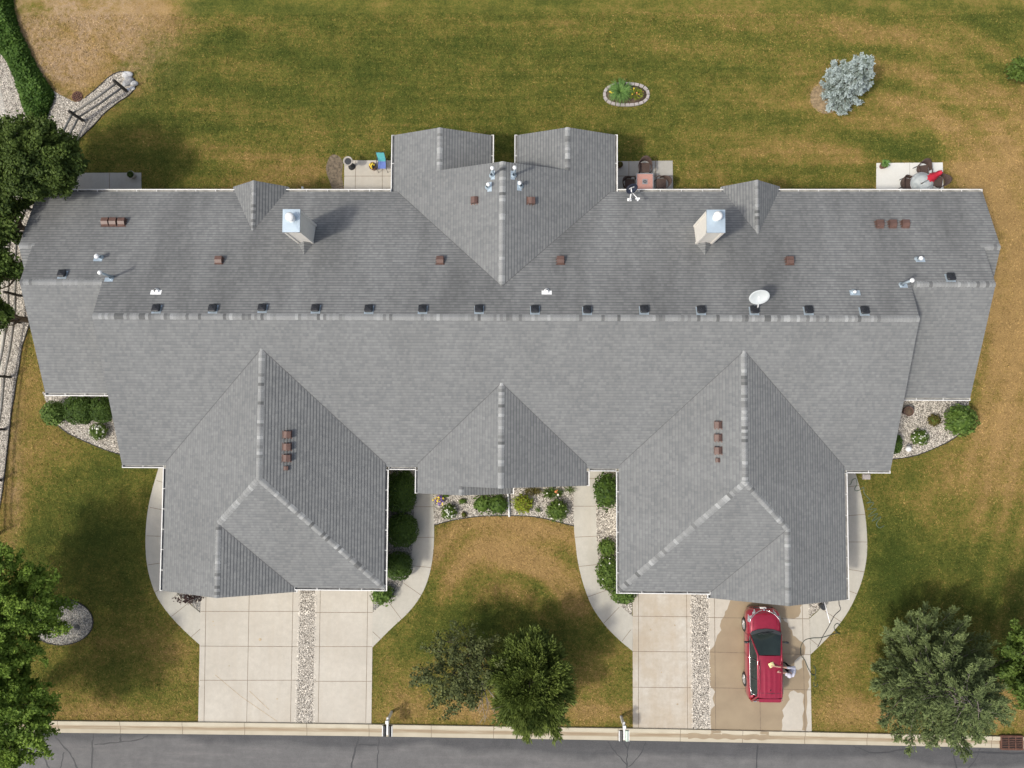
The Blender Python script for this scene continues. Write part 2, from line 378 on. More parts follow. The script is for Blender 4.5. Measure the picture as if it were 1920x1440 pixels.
# ------------------------------------------------------------------ the ground
def lawn_ground():
    global LAWN
    xs = np.concatenate([[-500, -200, -90, -50], np.arange(-32, 32.01, .2), [50, 90, 200, 500]])
    ys = np.concatenate([[-500, -200, -90, -40], np.arange(-24, 28.01, .2), [45, 90, 200, 500]])
    X, Y = np.meshgrid(xs, ys); nx, ny = len(xs), len(ys)
    # photo-plane coordinates of each ground point, used to lay out the dry patches
    Rt = RM.T; d = np.stack([X, Y, np.full_like(X, -H)], -1)@Rt.T
    px = 960+F*d[..., 0]/-d[..., 2]; py = 720-F*d[..., 1]/-d[..., 2]
    dry = np.full_like(px, .40)
    def blob(cx, cy, rx, ry, v, p=1.0):
        nonlocal dry
        q = ((px-cx)/rx)**2+((py-cy)/ry)**2; dry = dry+v*np.exp(-q**p)
    for b in [(180, 60, 190, 110, .62), (150, 150, 110, 60, .3), (330, 15, 80, 40, .25), (600, 130, 420, 120, -.12), (1150, 120, 350, 110, -.05), (370, 20, 40, 25, -.6), (300, 95, 50, 22, -.4), (240, 130, 40, 18, -.3), (480, 300, 120, 50, .14), (330, 240, 130, 60, -.06), (540, 330, 90, 30, .2),
              (620, 280, 60, 40, .08), (1300, 240, 200, 120, .02), (1010, 270, 260, 30, -.10), (1900, 480, 70, 300, .52), (1830, 330, 90, 80, .36), (1750, 200, 150, 60, .28), (1860, 920, 90, 120, .16), (1470, 300, 160, 22, .16), (560, 230, 200, 30, .06), (1890, 700, 70, 160, .25), (1500, 40, 500, 50, .12),
              (1700, 110, 250, 60, .1), (1530, 260, 200, 60, .12), (1700, 285, 95, 34, -.33), (1880, 60, 60, 50, -.25), (1860, 130, 40, 40, -.15), (1545, 180, 26, 26, .5), (1600, 320, 50, 25, .1), (1290, 330, 60, 40, .1),
              (1760, 900, 160, 90, .16), (1870, 800, 60, 60, .2), (1690, 890, 50, 40, -.12), (1900, 600, 60, 200, .18), (1660, 1000, 40, 70, -.18), (1670, 1110, 60, 70, -.30), (1760, 1050, 130, 60, -.2), (1840, 1150, 80, 60, -.15), (1590, 1240, 55, 90, .25), (1640, 1335, 130, 34, .52), (1880, 1320, 60, 50, .4),
              (950, 1030, 160, 66, .52), (960, 1000, 110, 34, .28), (840, 1090, 30, 70, .15), (1090, 1120, 34, 80, .25), (880, 1165, 110, 45, -.22), (1010, 1130, 90, 30, .1), (960, 1190, 160, 34, -.22),
              (950, 1335, 280, 26, .50), (1130, 1280, 60, 60, .30), (760, 1300, 60, 60, .12), (1150, 1330, 30, 40, -.15), (730, 1240, 34, 60, .1), (850, 1230, 60, 70, .05),
              (60, 720, 45, 110, .26), (110, 830, 60, 60, .2), (20, 930, 34, 160, .38), (170, 1000, 110, 120, -.24), (230, 900, 60, 40, -.02), (230, 1210, 90, 80, .10), (330, 1240, 50, 70, .25), (200, 1335, 190, 26, .32), (240, 1290, 60, 40, -.12), (130, 1300, 60, 60, .1), (300, 1180, 30, 60, -.1), (60, 1060, 40, 60, -.15)]:
        blob(*b)
    # rings left by the mower round the front lawn, and long passes over the back lawn
    r = np.hypot((px-955)/1.0, (py-1190)/1.15); a = np.clip((1230-py)/140, 0, 1)*np.exp(-((px-955)/200)**4)*np.clip((py-950)/30, 0, 1)
    dry += a*.2*np.sin(r/9.5+.8*np.sin(px/37))
    dry += .40*np.exp(-((r-112)/9)**2)*a*np.clip((px-900)/80, .4, 1)
    back = (py < 330)&(px > 250)
    s = py-.17*(px-400)-20*np.sin(px/420)
    dry += np.where(back, .11*np.sin(s/13.0)*(.6+.4*np.sin(px/210)), 0)
    e = np.hypot(px-1560, (py-520)*1.0); m_ = np.clip((px-1500)/150, 0, 1)*np.clip((700-py)/200, 0, 1)
    dry += m_*.10*np.sin(e/9.0+.6*np.sin(px/60))
    dry += np.clip((px-1780)/60, 0, 1)*np.clip((py-560)/60, 0, 1)*.10*np.sin((px+.25*py)/7.0)
    for x0, y0, x1, y1, ww, v in [(1760, 245, 1890, 420, 16, .28), (1480, 150, 1760, 200, 12, .14), (1180, 20, 1700, 90, 10, .1), (430, 60, 230, 230, 30, -.22)]:
        L = math.hypot(x1-x0, y1-y0); t = np.clip(((px-x0)*(x1-x0)+(py-y0)*(y1-y0))/L**2, 0, 1)
        dist = np.hypot(px-x0-t*(x1-x0), py-y0-t*(y1-y0)); dry += v*np.exp(-(dist/ww)**2)
    dirt = 1.0*np.exp(-(((px-150)/150)**2+((py-50)/110)**2)**1.5)+.8*np.exp(-(((px-90)/60)**2+((py-150)/30)**2))+.35*np.exp(-(((px-1535)/16)**2+((py-180)/20)**2))+.4*np.exp(-((px-28)/12)**2-((py-880)/130)**2)
    V = np.stack([X, Y, np.zeros_like(X)], -1).reshape(-1, 3)
    i = np.arange((ny-1)*(nx-1)); r0 = i//(nx-1); c0 = i % (nx-1); b = r0*nx+c0
    Fc = np.stack([b, b+1, b+nx+1, b+nx], 1)
    o = np_mesh('lawn', V, Fc, M['lawn'])
    for nm, arr in (('dry', dry), ('dirt', dirt)):
        at_ = o.data.attributes.new(nm, 'FLOAT', 'POINT'); at_.data.foreach_set('value', np.clip(arr, -.5, 1.6).astype(np.float32).ravel())
    tag(o, kind='structure'); LAWN = (dry, dirt)
lawn_ground()

def smooth_line(pts, k=6):
    out = []; n = len(pts)
    for i in range(n-1):
        p0, p1, p2, p3 = pts[max(i-1, 0)], pts[i], pts[i+1], pts[min(i+2, n-1)]
        for j in range(k):
            t = j/k
            out.append(tuple(.5*((2*p1[c])+(-p0[c]+p2[c])*t+(2*p0[c]-5*p1[c]+4*p2[c]-p3[c])*t*t+(-p0[c]+3*p1[c]-3*p2[c]+p3[c])*t**3) for c in (0, 1)))
    out.append(pts[-1]); return out
SLABS = []
def slab(name, pxpts, z, mat, z0=-.05, **k):
    mb = MB(); SLABS.append(XY(pxpts)); mb.prism(XY(pxpts), z0, z); o = mb.build(name, mat); tag(o, **k); return o
def ribbon(mb, a, b, w_, z, mi=0):
    a, b = Vector((a[0], a[1], 0)), Vector((b[0], b[1], 0)); d = (b-a).normalized(); n = Vector((-d.y, d.x, 0))*w_/2
    mb.face([(p.x, p.y, z) for p in (a-n, b-n, b+n, a+n)], mi)
def joints(parent, segs, z, w_=.022):
    mb = MB()
    for i, s in enumerate(segs):
        p = XY(s); ribbon(mb, p[0], p[1], w_, z+.003+.0006*(i % 4))
    return mb.build('control_joint', M['joint'], parent)

# road, with its gutter line measured from the photograph
GY = [(-400, 1340), (70, 1373), (480, 1377.5), (660, 1379.5), (1240, 1389), (1700, 1398), (1920, 1403), (2600, 1418)]
BK = [(-400, 1318), (88, 1350.5), (480, 1354), (660, 1356.5), (1240, 1365.5), (1700, 1375.5), (1920, 1380.5), (2600, 1395)]
gl, bk = XY(GY), XY(BK)
gl[0] = (-300, gl[1][1]-(gl[1][0]+300)*-.004); gl[-1] = (300, gl[-2][1]-(300-gl[-2][0])*.02)
bk[0] = (-300, gl[0][1]+.66); bk[-1] = (300, gl[-1][1]+.66)
mb = MB(); mb.prism(gl+[(300, -30), (-300, -30)], -.05, .004)
road = tag(mb.build('road', M['asphalt']), kind='structure')
mb = MB()
cracks = [[(176, 1375), (173, 1405), (172, 1440)], [(100, 1376), (118, 1398), (134, 1418), (146, 1445)], [(78, 1406), (92, 1440)], [(102, 1378), (66, 1402)], [(280, 1377), (262, 1386), (228, 1391), (178, 1396)], [(226, 1379), (226, 1392)], [(672, 1381), (670, 1395), (662, 1420), (658, 1445)], [(711, 1384), (709, 1410), (707, 1445)], [(672, 1396), (708, 1397)],
          [(1139, 1390), (1150, 1405), (1172, 1430), (1176, 1445)], [(1180, 1391), (1176, 1410), (1175, 1445)], [(1170, 1391), (1176, 1403)], [(1210, 1391), (1200, 1415), (1178, 1438)], [(1788, 1402), (1789, 1420), (1794, 1445)], [(1838, 1404), (1828, 1425), (1812, 1445)], [(1798, 1410), (1850, 1411), (1925, 1413)], [(1420, 1394), (1418, 1445)], [(1600, 1398), (1640, 1412), (1700, 1404)], [(120, 1410), (114, 1440)]]
rc = random.Random(3)
for k, c in enumerate(cracks):
    P = XY(smooth_line(c, 5)); P = [(x+rc.uniform(-.03, .03), y+rc.uniform(-.03, .03)) for x, y in P]
    w_ = .022+.02*rc.random(); zz = .008+.0005*(k % 6)
    L_, R_ = [], []
    for i, p in enumerate(P):
        q0, q1 = P[max(i-1, 0)], P[min(i+1, len(P)-1)]; dx, dy = q1[0]-q0[0], q1[1]-q0[1]; l = math.hypot(dx, dy) or 1
        ww = w_*rc.uniform(.6, 1.3); L_.append((p[0]-dy/l*ww, p[1]+dx/l*ww, zz)); R_.append((p[0]+dy/l*ww, p[1]-dx/l*ww, zz))
    for i in range(len(P)-1): mb.face([R_[i], R_[i+1], L_[i+1], L_[i]])
mb.build('crack_sealant', M['tar'], road)

# rolled curb with its stained gutter line
def lerp_poly(P, x):
    for i in range(len(P)-1):
        if P[i][0] <= x <= P[i+1][0]:
            t = (x-P[i][0])/(P[i+1][0]-P[i][0]); return P[i][1]*(1-t)+P[i+1][1]*t
    return P[-1][1]
mb = MB(); xs = [-300, -100, -60]+list(np.arange(-40, 40.1, 1.0))+[60, 100, 300]
prof = [(0, -.02, 0), (0, .11, 0), (.26, .105, 0), (.34, .075, .5), (.42, .035, 1), (.62, .02, 1), (.7, .022, .35), (1.0, .03, 0), (1.0, -.02, 0)]
rows = []
for x in xs:
    y0, y1 = lerp_poly(bk, x), lerp_poly(gl, x); rows.append([(x, y0+(y1-y0)*t, z) for t, z, _ in prof])
mb.grid(rows, smooth=False)
k = len(prof)-1
mb.tint = [(prof[i % k][2]+prof[i % k+1][2])/2 for i in range(len(mb.f))]
curb = tag(mb.build('curb', M['curb']), kind='structure')
mb = MB()
for i in range(-30, 30):
    x = at(110+116.5*i, 1360)[0]; y0, y1 = lerp_poly(bk, x), lerp_poly(gl, x)
    for j in range(1, len(prof)-2):
        (t0, z0, _), (t1, z1, _) = prof[j], prof[j+1]
        mb.face([(x-.012, y0+(y1-y0)*t0, z0+.003), (x-.012, y0+(y1-y0)*t1, z1+.003), (x+.012, y0+(y1-y0)*t1, z1+.003), (x+.012, y0+(y1-y0)*t0, z0+.003)])
mb.build('control_joint', M['joint'], curb)

# driveways
d1 = slab('driveway', [(377, 1100), (564, 1100), (556, 1354.5), (372, 1353.2)], .03, M['conc'], kind='structure')
joints(d1, [((377, 1146), (562, 1146)), ((376, 1211), (560, 1212)), ((375, 1275), (558, 1275)), ((387, 1102), (383, 1352)), ((468, 1102), (463, 1353)), ((550, 1102), (545, 1353))], .03)
def spots(parent, pts, z, mat):
    mb = MB(); rs = random.Random(len(pts))
    for i, (x, y, r) in enumerate(pts):
        c = at(x, y, 0); mb.face([(c.x+r*H/F*rs.uniform(.7, 1.15)*math.cos(a), c.y+r*H/F*rs.uniform(.7, 1.1)*math.sin(a), z+.0005*(i % 5)) for a in [2*math.pi*k/14 for k in range(14)]])
    mb.build('stain', mat, parent)
M['stain'] = simple('concrete_stain', (.40, .32, .22), .8, var=.3, scale=9)
spots(d1, [(488, 1199, 3.2), (400, 1165, 1.5), (402, 1172, 1.2), (430, 1248, 1.2), (520, 1310, 1.4)], .0325, M['stain'])
mb = MB()
for k, s in enumerate([((404, 1265), (452, 1305)), ((452, 1305), (520, 1352)), ((468, 1295), (505, 1330))]): q = XY(s); ribbon(mb, q[0], q[1], .03, .0326+.0004*k)
mb.build('stain', M['stain'], d1)
d2 = slab('driveway', [(591, 1100), (700, 1100), (696.5, 1356.5), (587, 1355)], .03, M['conc'], kind='structure')
joints(d2, [((590, 1148), (699, 1148)), ((589, 1212), (698, 1212)), ((588, 1277), (697, 1277)), ((601, 1102), (597, 1354)), ((690, 1102), (686, 1355))], .03)
d3 = slab('driveway', [(1186, 1100), (1296, 1100), (1299.5, 1366.5), (1186.5, 1364.5)], .03, M['conc_r'], kind='structure')
joints(d3, [((1186, 1155), (1297, 1156)), ((1186, 1221), (1298, 1222)), ((1186, 1288), (1299, 1289)), ((1197, 1102), (1197, 1364)), ((1287, 1102), (1289, 1366))], .03)
d4 = slab('driveway', [(1327, 1100), (1516.5, 1100), (1521.5, 1371), (1330.5, 1367)], .03, M['conc'], kind='structure')
spots(d3, [(1220, 1180, 2), (1265, 1172, 1.6), (1240, 1260, 1.4), (1270, 1320, 2)], .0325, M['stain'])
joints(d4, [((1327, 1157.5), (1517, 1160)), ((1329, 1222), (1519, 1227)), ((1330, 1289), (1520, 1293)), ((1339, 1102), (1341.5, 1367)), ((1421, 1102), (1425.5, 1369)), ((1503, 1102), (1509, 1370))], .036)
zoom = lambda pts: [(1300+x/4.5, 1080+y/4.5) for x, y in pts]
WET = [(330, 170), (310, 205), (285, 280), (265, 300), (262, 330), (235, 370), (222, 420), (235, 455), (200, 500), (188, 545), (172, 590), (138, 625), (134, 700), (136, 800), (138, 935), (165, 950), (182, 975), (160, 1030), (180, 1090), (150, 1120), (140, 1180), (144, 1240), (150, 1298), (400, 1302), (742, 1306), (750, 1260), (745, 1215), (762, 1180), (748, 1130), (775, 1095), (795, 1062), (812, 1040), (800, 1005), (815, 975), (845, 962), (880, 985), (905, 980), (932, 1000), (922, 1060), (935, 1120), (918, 1180), (925, 1250), (915, 1298), (948, 1304), (962, 1240), (950, 1150), (960, 1060), (955, 975), (975, 930), (968, 890), (985, 850), (962, 790), (950, 740), (930, 690), (912, 720), (918, 770), (880, 795), (850, 770), (852, 715), (890, 680), (938, 660), (945, 600), (925, 560), (895, 545), (860, 510), (838, 500), (832, 460), (800, 425), (795, 395), (768, 380), (752, 350), (850, 357), (888, 340), (905, 300), (900, 262), (915, 240), (920, 170)]
mb = MB(); P = XY(zoom(WET)); a = sum(P[i][0]*P[(i+1) % len(P)][1]-P[(i+1) % len(P)][0]*P[i][1] for i in range(len(P)))
if a < 0: P = P[::-1]
mb.face([(x, y, .0335) for x, y in P]); mb.build('wet_patch', M['wet'], d4)
mb = MB(); P = XY(zoom([(145, 1298), (170, 1330), (140, 1345), (20, 1350), (-60, 1348), (-60, 1362), (150, 1366), (600, 1372), (690, 1372), (725, 1358), (690, 1345), (660, 1345), (640, 1330), (655, 1308), (560, 1306), (545, 1330), (600, 1340), (540, 1342), (330, 1338), (250, 1325), (240, 1300)]))
def curb_pt(x, t, up=.004):
    for i in range(1, len(prof)-1):
        if prof[i][0] <= t <= prof[i+1][0]:
            q = (t-prof[i][0])/max(1e-6, prof[i+1][0]-prof[i][0]); z = prof[i][1]*(1-q)+prof[i+1][1]*q; break
    y0, y1 = lerp_poly(bk, x), lerp_poly(gl, x); return (x, y0+(y1-y0)*t, z+up)
mb = MB(); rw = random.Random(9); R0 = []
for px in range(1290, 1466, 3):
    x = at(px, 1375)[0]; t0, t1 = .34+.1*math.sin(px*.11), .74+.05*math.sin(px*.23)
    if 1331 < px < 1352 or 1422 < px < 1442: t0 = .012
    if px > 1440: t0 = .4; t1 = .72-.005*(px-1440)
    R0.append([curb_pt(x, t0+(t1-t0)*k/8) for k in range(9)])
mb.grid(R0); mb.build('wet_patch', M['wet'], curb)
slab('gravel_strip', [(560.5, 1100), (594.5, 1100), (590, 1355.5), (553, 1354.5)], .02, M['gravel'], kind='structure')
slab('gravel_strip', [(1293, 1100), (1330.5, 1100), (1333, 1367), (1297, 1366.5)], .02, M['gravel'], kind='structure')

# walkways
w1o = smooth_line([(303, 860), (293, 893), (284, 925), (277, 960), (273.5, 1000), (274, 1040), (280, 1078), (292, 1113), (309, 1141), (330, 1166), (352, 1188), (376.5, 1210)])
wk1 = slab('walkway', w1o+[(377.5, 1150), (352, 1129), (330, 1110), (326, 1060), (326, 860)], .026, M['walk'], kind='structure')
joints(wk1, [((294, 901), (326, 910)), ((281.5, 951), (326, 960)), ((275, 1004.5), (326, 1006)), ((277.5, 1059), (326, 1052)), ((291, 1110), (326, 1088)), ((321.5, 1156), (353, 1131)), ((359, 1194), (376, 1179))], .026)
w2o = [(812, 870)]+smooth_line([(812, 926), (814, 984), (813, 1027.5), (808, 1065), (799, 1096), (786, 1122), (765, 1149), (734, 1178), (698, 1214)])
w2i = smooth_line([(698, 1149), (715, 1134), (735, 1119), (754, 1097), (767, 1071), (772, 1040), (775, 1000), (776, 940), (776, 905)])
wk2 = slab('walkway', w2o+w2i+[(726, 905), (726, 870)], .026, M['walk'], kind='structure')
joints(wk2, [((776, 950), (813, 950)), ((775, 1008), (814, 1007)), ((768, 1060), (808, 1064)), ((757, 1093), (790, 1116)), ((727, 1126), (753, 1161)), ((699, 1184), (714, 1198)), ((726, 898), (812, 898))], .026)
w3o = [(1076, 870)]+smooth_line([(1076, 913), (1076, 984), (1079, 1018), (1084, 1056), (1094, 1096), (1109, 1135), (1131, 1168), (1156, 1195), (1186, 1221)])
w3i = smooth_line([(1186, 1155), (1168, 1140), (1152, 1123), (1137, 1104), (1125, 1078), (1121, 1046), (1119, 1006), (1118, 960), (1118, 905)])
wk3 = slab('walkway', w3o+w3i+[(1160, 905), (1160, 870)], .026, M['walk'], kind='structure')
joints(wk3, [((1076.5, 949), (1118, 949)), ((1078.5, 1007), (1119, 1005)), ((1085, 1062), (1122, 1058)), ((1102, 1119), (1138, 1106)), ((1132, 1168), (1161, 1138)), ((1166, 1202), (1183, 1180)), ((1076, 897), (1160, 897))], .026)
w4o = smooth_line([(1596, 860), (1606, 895), (1614, 925), (1621, 960), (1625, 1000), (1625, 1040), (1619, 1076), (1609, 1107), (1593, 1141), (1575, 1168), (1552, 1195), (1519.5, 1227)])
wk4 = slab('walkway', [(1518, 1159), (1532, 1147), (1546, 1131), (1550, 1060), (1560, 860)]+w4o, .026, M['walk'], kind='structure')
joints(wk4, [((1570, 915), (1612, 910)), ((1570, 968.5), (1622, 964)), ((1570, 1016), (1625, 1016)), ((1570, 1064), (1620, 1072)), ((1570, 1100), (1606, 1113)), ((1541, 1142), (1577, 1166)), ((1519, 1198), (1535, 1211))], .026)

# patios behind the house
pa1 = slab('patio', [(146, 324.5), (265, 324), (266, 375), (143, 375)], .03, M['patio_g'], kind='structure')
joints(pa1, [((206, 325), (206, 375))], .03)
pa2 = slab('patio', [(646, 301), (760, 301), (760, 372), (645, 372)], .03, M['conc'], kind='structure')
joints(pa2, [((646, 330.5), (745, 330.5)), ((667, 302), (666, 370)), ((717, 302), (717, 370))], .03)
pa3 = slab('patio', [(1140, 303), (1261, 301.5), (1262, 372), (1140, 372)], .03, M['patio_g'], kind='structure')
joints(pa3, [((1140, 330.5), (1262, 330.5)), ((1179, 303), (1179, 370)), ((1229, 302), (1230, 370))], .03, .03)
pa4 = slab('patio', [(1643, 306), (1767, 305), (1769, 372), (1642.5, 372)], .03, M['patio_w'], kind='structure')
joints(pa4, [((1705, 306), (1705, 370))], .03, .012)

# gravel beds and their edging
BEDS = []
def bed(name, pts, mat='gravel', z=.02, stones=330, label=None, edge=None, elabel=None):
    mb = MB(); P = XY(pts); mb.prism(P, -.04, z); o = mb.build(name, M[mat]); tag(o, kind='structure')
    BEDS.append((P, z, stones, mat))
    if edge:
        e = MB(); Q = [(x, y, z+.03) for x, y in XY(smooth_line(edge, 5))]; rows = []
        for i, p in enumerate(Q):
            a, b = Vector(Q[max(i-1, 0)]), Vector(Q[min(i+1, len(Q)-1)]); d = (b-a).normalized(); n = Vector((-d.y, d.x, 0))*.022; p = Vector(p)
            rows.append([p-n-Vector((0, 0, .06)), p-n, p+n, p+n-Vector((0, 0, .06))])
        e.grid(rows, smooth=False); tag(e.build('bed_edging', M['edging']), elabel, 'edging', 'black edging strips along the gravel beds')
    return o
e1 = [(98, 782), (112, 800), (130, 813), (150, 823), (175, 834), (200, 844), (240, 856)]
bed('gravel_bed', [(80, 735), (240, 735), (240, 856)]+smooth_line(e1, 4)[::-1], edge=e1, elabel='black edging strip curving along the gravel bed at the left front corner of the house')
e2 = [(1660, 862), (1690, 859), (1720, 853), (1750, 841), (1778, 828), (1800, 812), (1816, 790)]
bed('gravel_bed', [(1650, 740), (1816, 740)]+smooth_line(e2, 4)[::-1], edge=e2, elabel='black edging strip curving along the gravel bed at the right front corner of the house')
e3 = [(814, 984.5), (850, 975), (890, 969), (925, 967), (985, 967.5), (1020, 972), (1048, 979), (1076, 986)]
bed('gravel_bed', [(812.5, 880), (1076, 880)]+smooth_line(e3, 4)[::-1], edge=e3, elabel='black edging strip along the flower bed between the two front walkways')
bed('gravel_bed', [(700, 880), (776.5, 904)]+w2i[::-1][1:]+[(700, 1146)], 'gravel_g')
bed('gravel_bed', [(1185, 1152), (1185, 880), (1118, 904)]+w3i[::-1][1:-1])
bed('gravel_bed', [(377, 1148), (352, 1128), (330, 1108), (330, 1080), (377, 1080)], 'gravel_g')
bed('gravel_bed', [(1516, 1158), (1531, 1146), (1546, 1131), (1546, 1080), (1516, 1080)], z=.034)
isl = [(115+60*math.cos(a), 1166+43*math.sin(a)) for a in [2*math.pi*k/28 for k in range(28)]]
bed('gravel_island', isl, 'gravel_g', edge=isl+[isl[0]], elabel='black edging ring round the oval rock island in the left front lawn')
g1 = [(92, 166), (108, 175), (125, 184), (142, 192)]; g1b = [(160, 184), (182, 166), (205, 145), (225, 135), (240, 137), (252, 150), (256, 160), (243, 178), (225, 190), (208, 203), (193, 216), (179, 232), (165, 246), (150, 260), (135, 278)]
bed('gravel_bed', [(-40, 90), (-40, 420), (60, 360), (100, 330)]+smooth_line(g1b, 3)[::-1]+smooth_line(g1, 3)[::-1]+[(70, 150), (40, 120), (10, 80)], edge=g1b, elabel='black edging strip around the diagonal gravel bed with boulders')
g2 = [(61, 585), (55, 610), (47, 635), (41, 655), (36, 690), (31, 715), (27, 745), (22, 775), (16, 830), (9, 890), (2, 940), (-10, 1000)]
bed('gravel_bed', [(-40, 420), (150, 330), (150, 380), (60, 470), (62, 585)]+smooth_line(g2, 3)+[(-40, 1000)], edge=g2, elabel='black edging strip along the gravel strip left of the house')
slab('path', [(-60, 120), (0, 160), (8, 195), (14, 225), (18, 245), (-60, 260)], .03, M['patio_g'], kind='structure')
slab('path', [(-60, 380), (8, 372), (15, 420), (14, 470), (8, 520), (4, 560), (-60, 600)], .03, M['patio_g'], kind='structure')
slab('path', [(-60, 600), (6, 600), (7, 640), (4, 700), (0, 760), (-60, 800)], .032, M['walk'], kind='structure')
slab('bare_earth', smooth_line([(615, 300), (622, 290), (634, 292), (643, 305), (641, 330), (644, 356), (626, 358), (618, 340), (611, 318), (615, 300)], 3), .006, M['mulch'], kind='structure')
BEDS.append((XY([(560.5, 1112), (594.5, 1112), (590, 1355.5), (553, 1354.5)]), .02, 420, 'gravel'))
BEDS.append((XY([(1293, 1112), (1330.5, 1112), (1333, 1367), (1297, 1366.5)]), .02, 420, 'gravel'))

def inpoly(P, x, y):
    ins = np.zeros(len(x), bool); n = len(P)
    for i in range(n):
        (x1, y1), (x2, y2) = P[i], P[(i+1) % n]
        if y1 == y2: continue
        c = ((y1 > y) != (y2 > y))&(x < (x2-x1)*(y-y1)/(y2-y1)+x1); ins ^= c
    return ins
def scatter_stones():
    rng = np.random.default_rng(5); px_, py_, pz_, gr = [], [], [], []
    for P, z, dens, mat in BEDS:
        A = np.array(P); lo, hi = A.min(0), A.max(0); lo = np.maximum(lo, [-29, -20]); n = int((hi[0]-lo[0])*(hi[1]-lo[1])*dens)
        x, y = rng.uniform(lo[0], hi[0], n), rng.uniform(lo[1], hi[1], n); k = inpoly(P, x, y)
        px_.append(x[k]); py_.append(y[k]); pz_.append(np.full(k.sum(), z)); gr.append(np.full(k.sum(), .72 if mat == 'gravel_g' else 1.0))
    x, y, z, g = map(np.concatenate, (px_, py_, pz_, gr)); n = len(x)
    base = np.array([[1, 0, 0], [0, 1, 0], [-1, 0, 0], [0, -1, 0], [.1, .1, .8], [0, 0, -.4]], float)
    s = rng.uniform(.016, .036, (n, 1, 1)); V = base[None]*s*rng.uniform(.6, 1.25, (n, 6, 1)); V[:, :, 0] *= 1.35
    a = rng.uniform(0, 6.28, n); c, sn = np.cos(a)[:, None], np.sin(a)[:, None]
    X = V[:, :, 0]*c-V[:, :, 1]*sn+x[:, None]; Y = V[:, :, 0]*sn+V[:, :, 1]*c+y[:, None]; Z = V[:, :, 2]+z[:, None]+.008
    V = np.stack([X, Y, Z], -1).reshape(-1, 3)
    f = np.array([[0, 1, 4], [1, 2, 4], [2, 3, 4], [3, 0, 4]]); Fc = (f[None]+6*np.arange(n)[:, None, None]).reshape(-1, 3)
    t = np.clip(rng.normal(.86, .27, n), .25, 1.3)*g
    o = np_mesh('gravel', V, Fc, M['stone'], np.repeat(t, 4)); tag(o, 'pale rounded landscaping stones spread over the beds around the house', 'gravel', kind='stuff')
scatter_stones()

def grass():
    rng = np.random.default_rng(21); n = 520000
    x, y = rng.uniform(-27.5, 26.5, n), rng.uniform(-17.2, 21.5, n)
    B_ = np.array(sorted(bk)); k = y > np.interp(x, B_[:, 0], B_[:, 1])+.05; k &= ~((np.abs(x+1.1) < 15.5)&(y > -7.8)&(y < 10.3)&(np.abs(x+1.1) > 5.5)); k &= ~((np.abs(x+1.1) < 18)&(y > -2)&(y < 10.3))
    for P in [b[0] for b in BEDS]+SLABS:
        A = np.array(P); b = (x > A[:, 0].min())&(x < A[:, 0].max())&(y > A[:, 1].min())&(y < A[:, 1].max()); idx = np.nonzero(b&k)[0]
        if len(idx): k[idx[inpoly(P, x[idx], y[idx])]] = False
    x, y = x[k], y[k]; n = len(x)
    ix = np.clip(np.round((x+32)/.2).astype(int)+4, 0, LAWN[0].shape[1]-1); iy = np.clip(np.round((y+24)/.2).astype(int)+4, 0, LAWN[0].shape[0]-1)
    dr, di = LAWN[0][iy, ix]+rng.normal(0, .16, n), LAWN[1][iy, ix]
    C = np.stack([x, y, rng.uniform(.012, .035, n)], 1); a = rng.uniform(0, 6.28, n)+.0
    s = rng.uniform(.05, .13, n); w_ = rng.uniform(.008, .017, n); d = np.stack([np.cos(a), np.sin(a), rng.normal(0, .16, n)], 1); p = np.stack([-np.sin(a), np.cos(a), rng.normal(0, .5, n)], 1)
    V = np.stack([C-d*s[:, None]*.5-p*w_[:, None], C-d*s[:, None]*.5+p*w_[:, None], C+d*s[:, None]*.6], 1).reshape(-1, 3); V[:, 2] = np.maximum(V[:, 2], .004)
    o = np_mesh('grass', V, np.arange(n*3).reshape(n, 3), M['blade'], np.clip(rng.normal(1.08, .3, n), .4, 1.9))
    for nm, arr in (('dry', dr), ('dirt', di)):
        q = o.data.attributes.new(nm, 'FLOAT', 'FACE'); q.data.foreach_set('value', np.clip(arr, -.5, 1.7).astype(np.float32))
    tag(o, 'short green and straw coloured grass blades covering the lawns around the house', 'grass', kind='stuff')
grass()

# ------------------------------------------------------------------ the house
XC = -1.10; SL = .4
house = empty('house', (XC, 2.0, 0)); HO = Vector((XC, 2.0, 0))
tag(house, 'long low house with a grey shingled roof of many gables and white gutters', 'house')
class HMB(MB):
    def build(s, name, mats, parent=None, loc=None):
        s.v = [(p[0]-HO.x, p[1]-HO.y, p[2]) for p in s.v]; return super().build(name, mats, parent or house)
def clip(poly, d, s0, keep_gt):
    out = []; n = len(poly)
    for i in range(n):
        a, b = poly[i], poly[(i+1) % n]; fa, fb = a[0]*d[0]+a[1]*d[1]-s0, b[0]*d[0]+b[1]*d[1]-s0
        if not keep_gt: fa, fb = -fa, -fb
        if fa >= 0: out.append(a)
        if (fa > 1e-9 and fb < -1e-9) or (fa < -1e-9 and fb > 1e-9):
            t = fa/(fa-fb); out.append((a[0]+(b[0]-a[0])*t, a[1]+(b[1]-a[1])*t))
    q = []
    for p in out:
        if not q or abs(p[0]-q[-1][0])+abs(p[1]-q[-1][1]) > 1e-6: q.append(p)
    if len(q) > 1 and abs(q[0][0]-q[-1][0])+abs(q[0][1]-q[-1][1]) < 1e-6: q.pop()
    return q
roof_mb = HMB(); slab_mb = HMB()
